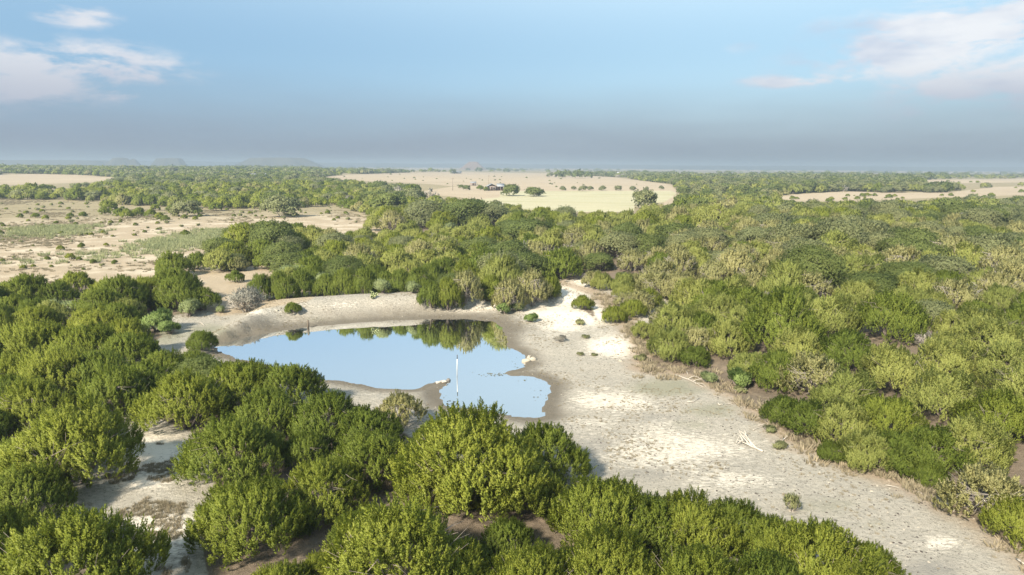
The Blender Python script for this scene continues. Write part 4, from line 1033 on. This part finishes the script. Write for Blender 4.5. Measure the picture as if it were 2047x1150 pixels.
# house by the meadow
M_WALL = plain('faded_red_boards', (.22, .13, .10), .85, .12, 2); M_WALLP = plain('pale_trim', (.24, .20, .185), .7, .08); M_ROOF = plain('metal_roof', (.24, .255, .28), .6, .1, 1); M_GLASS = plain('dark_window', (.03, .035, .04), .15, .1); M_DKBROWN = plain('dark_door', (.05, .035, .03), .7, .1)  # doors and gable share one dark brown
hx, hy, hz = ground_at(990, 381); SC = math.hypot(hx, hy) / 480
house = empty('house', (hx, hy, hz), 'single-storey red-brown farmhouse with a pale metal roof beside a round oak', 'house', rot=.12)
house.scale = (SC * 1.15,) * 3
def hp(name, d, mat, parent=house): return simple(name, d[0], d[1], mat, None, None, parent=parent)
w1 = hp('wall', boxd(-4.8, 0.3, -3, 3.5, 0, 2.7), M_WALLP)
w2 = hp('wall', boxd(0.302, 4.9, 0, 3.5, 0, 2.7), M_WALL)
gv = np.array([(-4.8, -3, 2.7), (0.3, -3, 2.7), (-2.25, -3, 4.0), (-4.8, 3.5, 2.7), (0.3, 3.5, 2.7), (-2.25, 3.5, 4.0)]); gf = np.array([(0, 1, 2), (3, 5, 4), (0, 3, 4), (0, 4, 1), (0, 2, 5), (0, 5, 3), (1, 4, 5), (1, 5, 2)])
hp('gable', (gv, gf), M_DKBROWN)
def slab(a, b, c_, d_, th=.14):
    V = np.array([a, b, c_, d_] + [(p[0], p[1], p[2] + th) for p in (a, b, c_, d_)], float); return V, np.array([(0, 2, 1), (0, 3, 2), (4, 5, 6), (4, 6, 7), (0, 1, 5), (0, 5, 4), (1, 2, 6), (1, 6, 5), (2, 3, 7), (2, 7, 6), (3, 0, 4), (3, 4, 7)])
hp('roof', join([slab((-5.4, -3.7, 2.45), (-2.25, -3.7, 4.05), (-2.25, 4, 4.05), (-5.4, 4, 2.45)), slab((-2.245, -3.7, 4.05), (0.9, -3.7, 2.45), (0.9, 4, 2.45), (-2.245, 4, 4.05))]), M_ROOF)
hp('roof', slab((0.91, -1.9, 2.35), (5.6, -1.9, 2.35), (5.6, 2, 4.0), (0.91, 2, 4.0)), M_ROOF)
for xx in (1.4, 3.0, 4.9): hp('porch_post', boxd(xx - .09, xx + .09, -1.7, -1.52, 0, 2.35), M_WALLP)
#
hp('porch_rail', boxd(1.49, 4.81, -1.66, -1.56, .75, .9), M_WALL)
for xx, zz_ in ((-4.1, .9), (-1.1, .9)):
    f_ = hp('window', boxd(xx - .5, xx + .5, -3.06, -3.004, zz_, zz_ + 1.3), M_WALLP); hp('pane', boxd(xx - .42, xx + .42, -3.09, -3.064, zz_ + .08, zz_ + 1.22), M_GLASS, f_)
hp('door', boxd(-3.1, -1.9, -3.06, -3.004, 0, 2.3), M_DKBROWN); hp('door', boxd(1.9, 2.9, -.06, -.004, 0, 2.1), M_DKBROWN)
f_ = hp('window', boxd(3.4, 4.5, -.06, -.004, .9, 2.0), M_WALLP); hp('pane', boxd(3.48, 4.42, -.09, -.064, .98, 1.92), M_GLASS, f_)
# far sheds, roofs and poles
def shed(px, py, w, dp, hh, label, name='barn', cat='barn', roofc=M_ROOF, wallc=M_WALLP, rot=0):
    x, y, z = ground_at(px, py); r_ = empty(name, (x, y, z), label, cat, 'far farm buildings', rot)
    simple('wall', *boxd(-w, w, -dp, dp, 0, hh), wallc, None, None, parent=r_)
    gv_ = np.array([(-w, -dp - .02, hh), (-w, dp + .02, hh), (-w, 0, hh * 1.35), (w, -dp - .02, hh), (w, dp + .02, hh), (w, 0, hh * 1.35)]); simple('gable', gv_, np.array([(0, 1, 2), (3, 5, 4), (0, 3, 4), (0, 4, 1)]), wallc, None, None, parent=r_)
    e = 1.06; simple('roof', *join([slab((-w * e, -dp * e - .3, hh * .98), (w * e, -dp * e - .3, hh * .98), (w * e, 0, hh * 1.38), (-w * e, 0, hh * 1.38)), slab((-w * e, .005, hh * 1.38), (w * e, .005, hh * 1.38), (w * e, dp * e + .3, hh * .98), (-w * e, dp * e + .3, hh * .98))]), roofc, None, None, parent=r_)
    simple('door', *boxd(-w * .25, w * .25, -dp - .08, -dp - .01, 0, hh * .75), M_DKBROWN, None, None, parent=r_)
shed(912, 347, 9, 5, 3, 'long low grey barn before the dark tree on the far plain', wallc=M_ROOF)
shed(516, 359, 6, 4, 4, 'pale metal roofed shed among the trees far left', rot=.5, name='shed', cat='shed')
shed(535, 358, 4, 3, 4, 'small white shed in the wood right of the metal roofed one', rot=.2, name='shed', cat='shed')
shed(1243, 352, 8, 5, 4.5, 'small pale farm building beyond the far field trees', name='shed', cat='shed', roofc=M_WHITE)
shed(1145, 350, 7, 5, 4, 'white farm building between the far oaks', name='shed', cat='shed', roofc=M_WHITE)
shed(946, 371, 2.4, 1.8, 2.2, 'tiny pale shed left of the farmhouse', name='shed', cat='shed')
M_POLE = plain('utility_pole_wood', (.18, .15, .12), .9, .2, 3)
for px, py, hh, l in ((905, 381, 8.5, 'utility pole standing left of the field trees'), (977, 371, 8.5, 'utility pole rising behind the farmhouse'), (636, 363, 6, 'white pole at the edge of the far tan field')):
    x, y, z = ground_at(px, py); r_ = empty('utility_pole', (x, y, z), l, 'utility pole', 'utility poles')
    simple('post', *tube([(0, 0, 0), (0, 0, hh)], [.16, .11], 7), M_POLE, None, None, parent=r_)
    simple('crossarm', *boxd(-1.0, 1.0, -.19, -.12, hh - .9, hh - .7), M_POLE, None, None, parent=r_)

# ------------------------------------------------------------------ ground cover
NRM.clear()
def clump(seed, n, rad, hh, w, mat, name):
    g = np.random.default_rng(seed); a = g.uniform(0, 6.28, n); r_ = rad * g.random(n) ** .6 * .5
    B = np.stack([r_ * np.cos(a), r_ * np.sin(a), np.zeros(n)], 1); D = np.stack([np.cos(a) * .5, np.sin(a) * .5, np.ones(n)], 1) + g.normal(0, .2, (n, 3)); D = norm(D)
    s_ = norm(np.cross(D, g.normal(size=(n, 3)))); l_ = hh * g.uniform(.5, 1.1, (n, 1))
    V = np.empty((n, 3, 3)); V[:, 0] = B - s_ * w; V[:, 1] = B + s_ * w; V[:, 2] = B + D * l_
    return mesh_from(name, V.reshape(-1, 3), np.arange(3 * n).reshape(-1, 3), [mat], dict(tone=np.repeat(g.random(n), 3)))
GR = [clump(i, 26, .35, .28, .018, M_GRASS, 'grass_clump') for i in range(3)]
WD = [clump(10 + i, 40, .6, .45, .03, M_WEED, 'weed_clump') for i in range(3)]
BIGG = [clump(20 + i, 50, 1.1, .45, .05, M_GRASS, 'grass_clump') for i in range(3)]
def scatter_px(poly, n, ylo, yhi, xlo=-60, xhi=2100, dens_world=True):
    """uniform on the ground inside a traced area"""
    res = []
    # corners of the area on the ground
    pts = np.array([ground_at(*p)[:2] for p in poly]); lo, hi = pts.min(0), pts.max(0)
    while len(res) < n:
        q = RNG.uniform(lo, hi, (n * 3, 2)); zq = height(q[:, 0], q[:, 1]); u, v, _ = project(np.column_stack([q, zq]))
        k = inpoly(u, v, poly) & ~inpoly(q[:, 0], q[:, 1], SHORE) & (zq > 0.03)
        res += [tuple(t) for t in np.column_stack([q, zq])[k]]
        if not k.any(): break
    return np.array(res[:n])
def cover(name, label, P, meshes, lo=.6, hi=1.3):
    s = RNG.uniform(lo, hi, len(P)); instancer(name, P, RNG.integers(0, len(meshes), len(P)), np.stack([s, s, s], 1), meshes, label=label, tilt=.1)
bedp = OPEN['bed']
P = scatter_px([p for p in bedp if p[1] < 1190], 14000, 0, 0); nz = vnoise(P[:, 0], P[:, 1], 3.5, 51) * .6 + vnoise(P[:, 0], P[:, 1], 1.2, 52) * .5
P = P[nz + RNG.normal(0, .25, len(nz)) > .25]; cover('dry_grass_on_bed', 'short dead grass scattered over the dry bed', P, GR, .15, .5)
P = scatter_px(OPEN['clearing'], 2600, 0, 0); nz = vnoise(P[:, 0], P[:, 1], 1.6, 53) + .5 * vnoise(P[:, 0], P[:, 1], .5, 56); P = P[nz > .28]; cover('dry_grass_in_clearing', 'tan grass tufts in the pale clearing', P, GR, .3, .75)
P = scatter_px(OPEN['gap'], 500, 0, 0); cover('dry_grass_in_gap', 'dry grass in the small gap between junipers', P, GR, .5, 1.1)
P = scatter_px(OPEN['pasture'], 16000, 0, 0); nz = vnoise(P[:, 0], P[:, 1], 14, 54) + vnoise(P[:, 0], P[:, 1], 4, 55) * .6; P = P[nz + RNG.normal(0, .4, len(nz)) > .45]; cover('dry_grass_in_pasture', 'straw coloured grass tufts over the left pasture', P, BIGG, .4, .9)
wp = []
for poly, n in (([(30,468),(60,455),(165,452),(168,466),(60,478)], 420), ([(275,500),(300,485),(440,458),(450,470),(420,482),(300,506)], 600), ([(60,520),(200,500),(290,505),(260,520),(100,530)], 60)):
    q_ = scatter_px(poly, n, 0, 0); q_[:, :2] += RNG.normal(0, 1, (len(q_), 2)) * (3.0, 3.5); q_[:, 2] = height(q_[:, 0], q_[:, 1]); wp.append(q_)
cover('green_weeds', 'strips of pale green weeds crossing the left pasture', np.vstack(wp), WD, 1.0, 2.4)
# weeds along the shore of the right bank and on the water edge
q = []
for (x1, y1), (x2, y2) in zip(RBANK[1:-1], RBANK[2:]):
    L_ = math.hypot(x2 - x1, y2 - y1)
    for _ in range(int(L_ * 7)):
        f = RNG.random(); q.append((x1 + (x2 - x1) * f + RNG.normal(0, .8), y1 + (y2 - y1) * f + RNG.normal(0, .8)))
q = np.array(q); cover('bank_grass', 'brown grass along the foot of the right wood', np.column_stack([q, height(q[:, 0], q[:, 1])]), GR + BIGG, .5, 1.1)
# droppings, pebbles and bits of bark all over the dry bed
PB = []
for q_ in range(4):
    gq_ = np.random.default_rng(90 + q_); n_ = 6
    V_ = [(math.cos(a) * gq_.uniform(.6, 1.2), math.sin(a) * gq_.uniform(.5, 1.1), 0) for a in np.linspace(0, 6.28, n_ + 1)[:-1]] + [(gq_.uniform(-.2, .2), gq_.uniform(-.2, .2), .55)]
    PB.append(mesh_from('pebble', np.array(V_) * .07, [(i_, (i_ + 1) % n_, n_) for i_ in range(n_)], [M_STONE if q_ < 3 else M_ROCK]))
P = scatter_px([p for p in OPEN['bed'] if p[1] < 1190], 5200, 0, 0); nz = vnoise(P[:, 0], P[:, 1], 5.5, 71) + .6 * vnoise(P[:, 0], P[:, 1], 1.5, 72); P = P[nz + RNG.normal(0, .3, len(nz)) > .15]
cover('pebbles_and_droppings', 'dark droppings, pebbles and bark bits strewn over the dry bed', P, PB, .35, 1.15)
# floating bits near the shore
fl = []
for (px, py, sx_, sy_, n) in ((985,749,28,3,40),(1075,790,20,16,9),(905,808,14,12,24),(950,815,30,4,26),(1030,725,10,14,8),(1060,760,25,4,7)):
    for _ in range(n):
        x, y = unproj(px + RNG.normal(0, sx_ * .6), py + RNG.normal(0, sy_ * .6), 0)
        if inpoly(np.array([x]), np.array([y]), SHORE)[0]: fl.append((x, y, .006))
SCUM = mesh_from('scum', [(math.cos(a) * .12 * (1 + .3 * math.sin(3 * a)), math.sin(a) * .12, .004) for a in np.linspace(0, 6.28, 8)[:-1]] + [(0, 0, .03)], [(i, (i + 1) % 7, 7) for i in range(7)], [plain('pond_scum', (.10, .105, .08), .9)])
cover('floating_scum', 'dark bits floating near the pond shore', np.array(fl), [SCUM], .25, .8)

# ------------------------------------------------------------------ haze
hm = bpy.data.materials.new('haze'); hm.use_nodes = True; hm.node_tree.nodes.clear(); N = NT(hm.node_tree)
pv_ = N.n('ShaderNodeVolumePrincipled'); pv_.inputs['Color'].default_value = (.30, .38, .49, 1); pv_.inputs['Density'].default_value = .00042; pv_.inputs['Anisotropy'].default_value = .1
o_ = N.n('ShaderNodeOutputMaterial'); N.l(pv_.outputs[0], o_.inputs['Volume'])
V, F_ = boxd(-17500, 17500, -17500, 17500, -30, 52)
o = simple('haze', V, F_, hm, 'thin blue haze over the plain', None); o['kind'] = 'stuff'
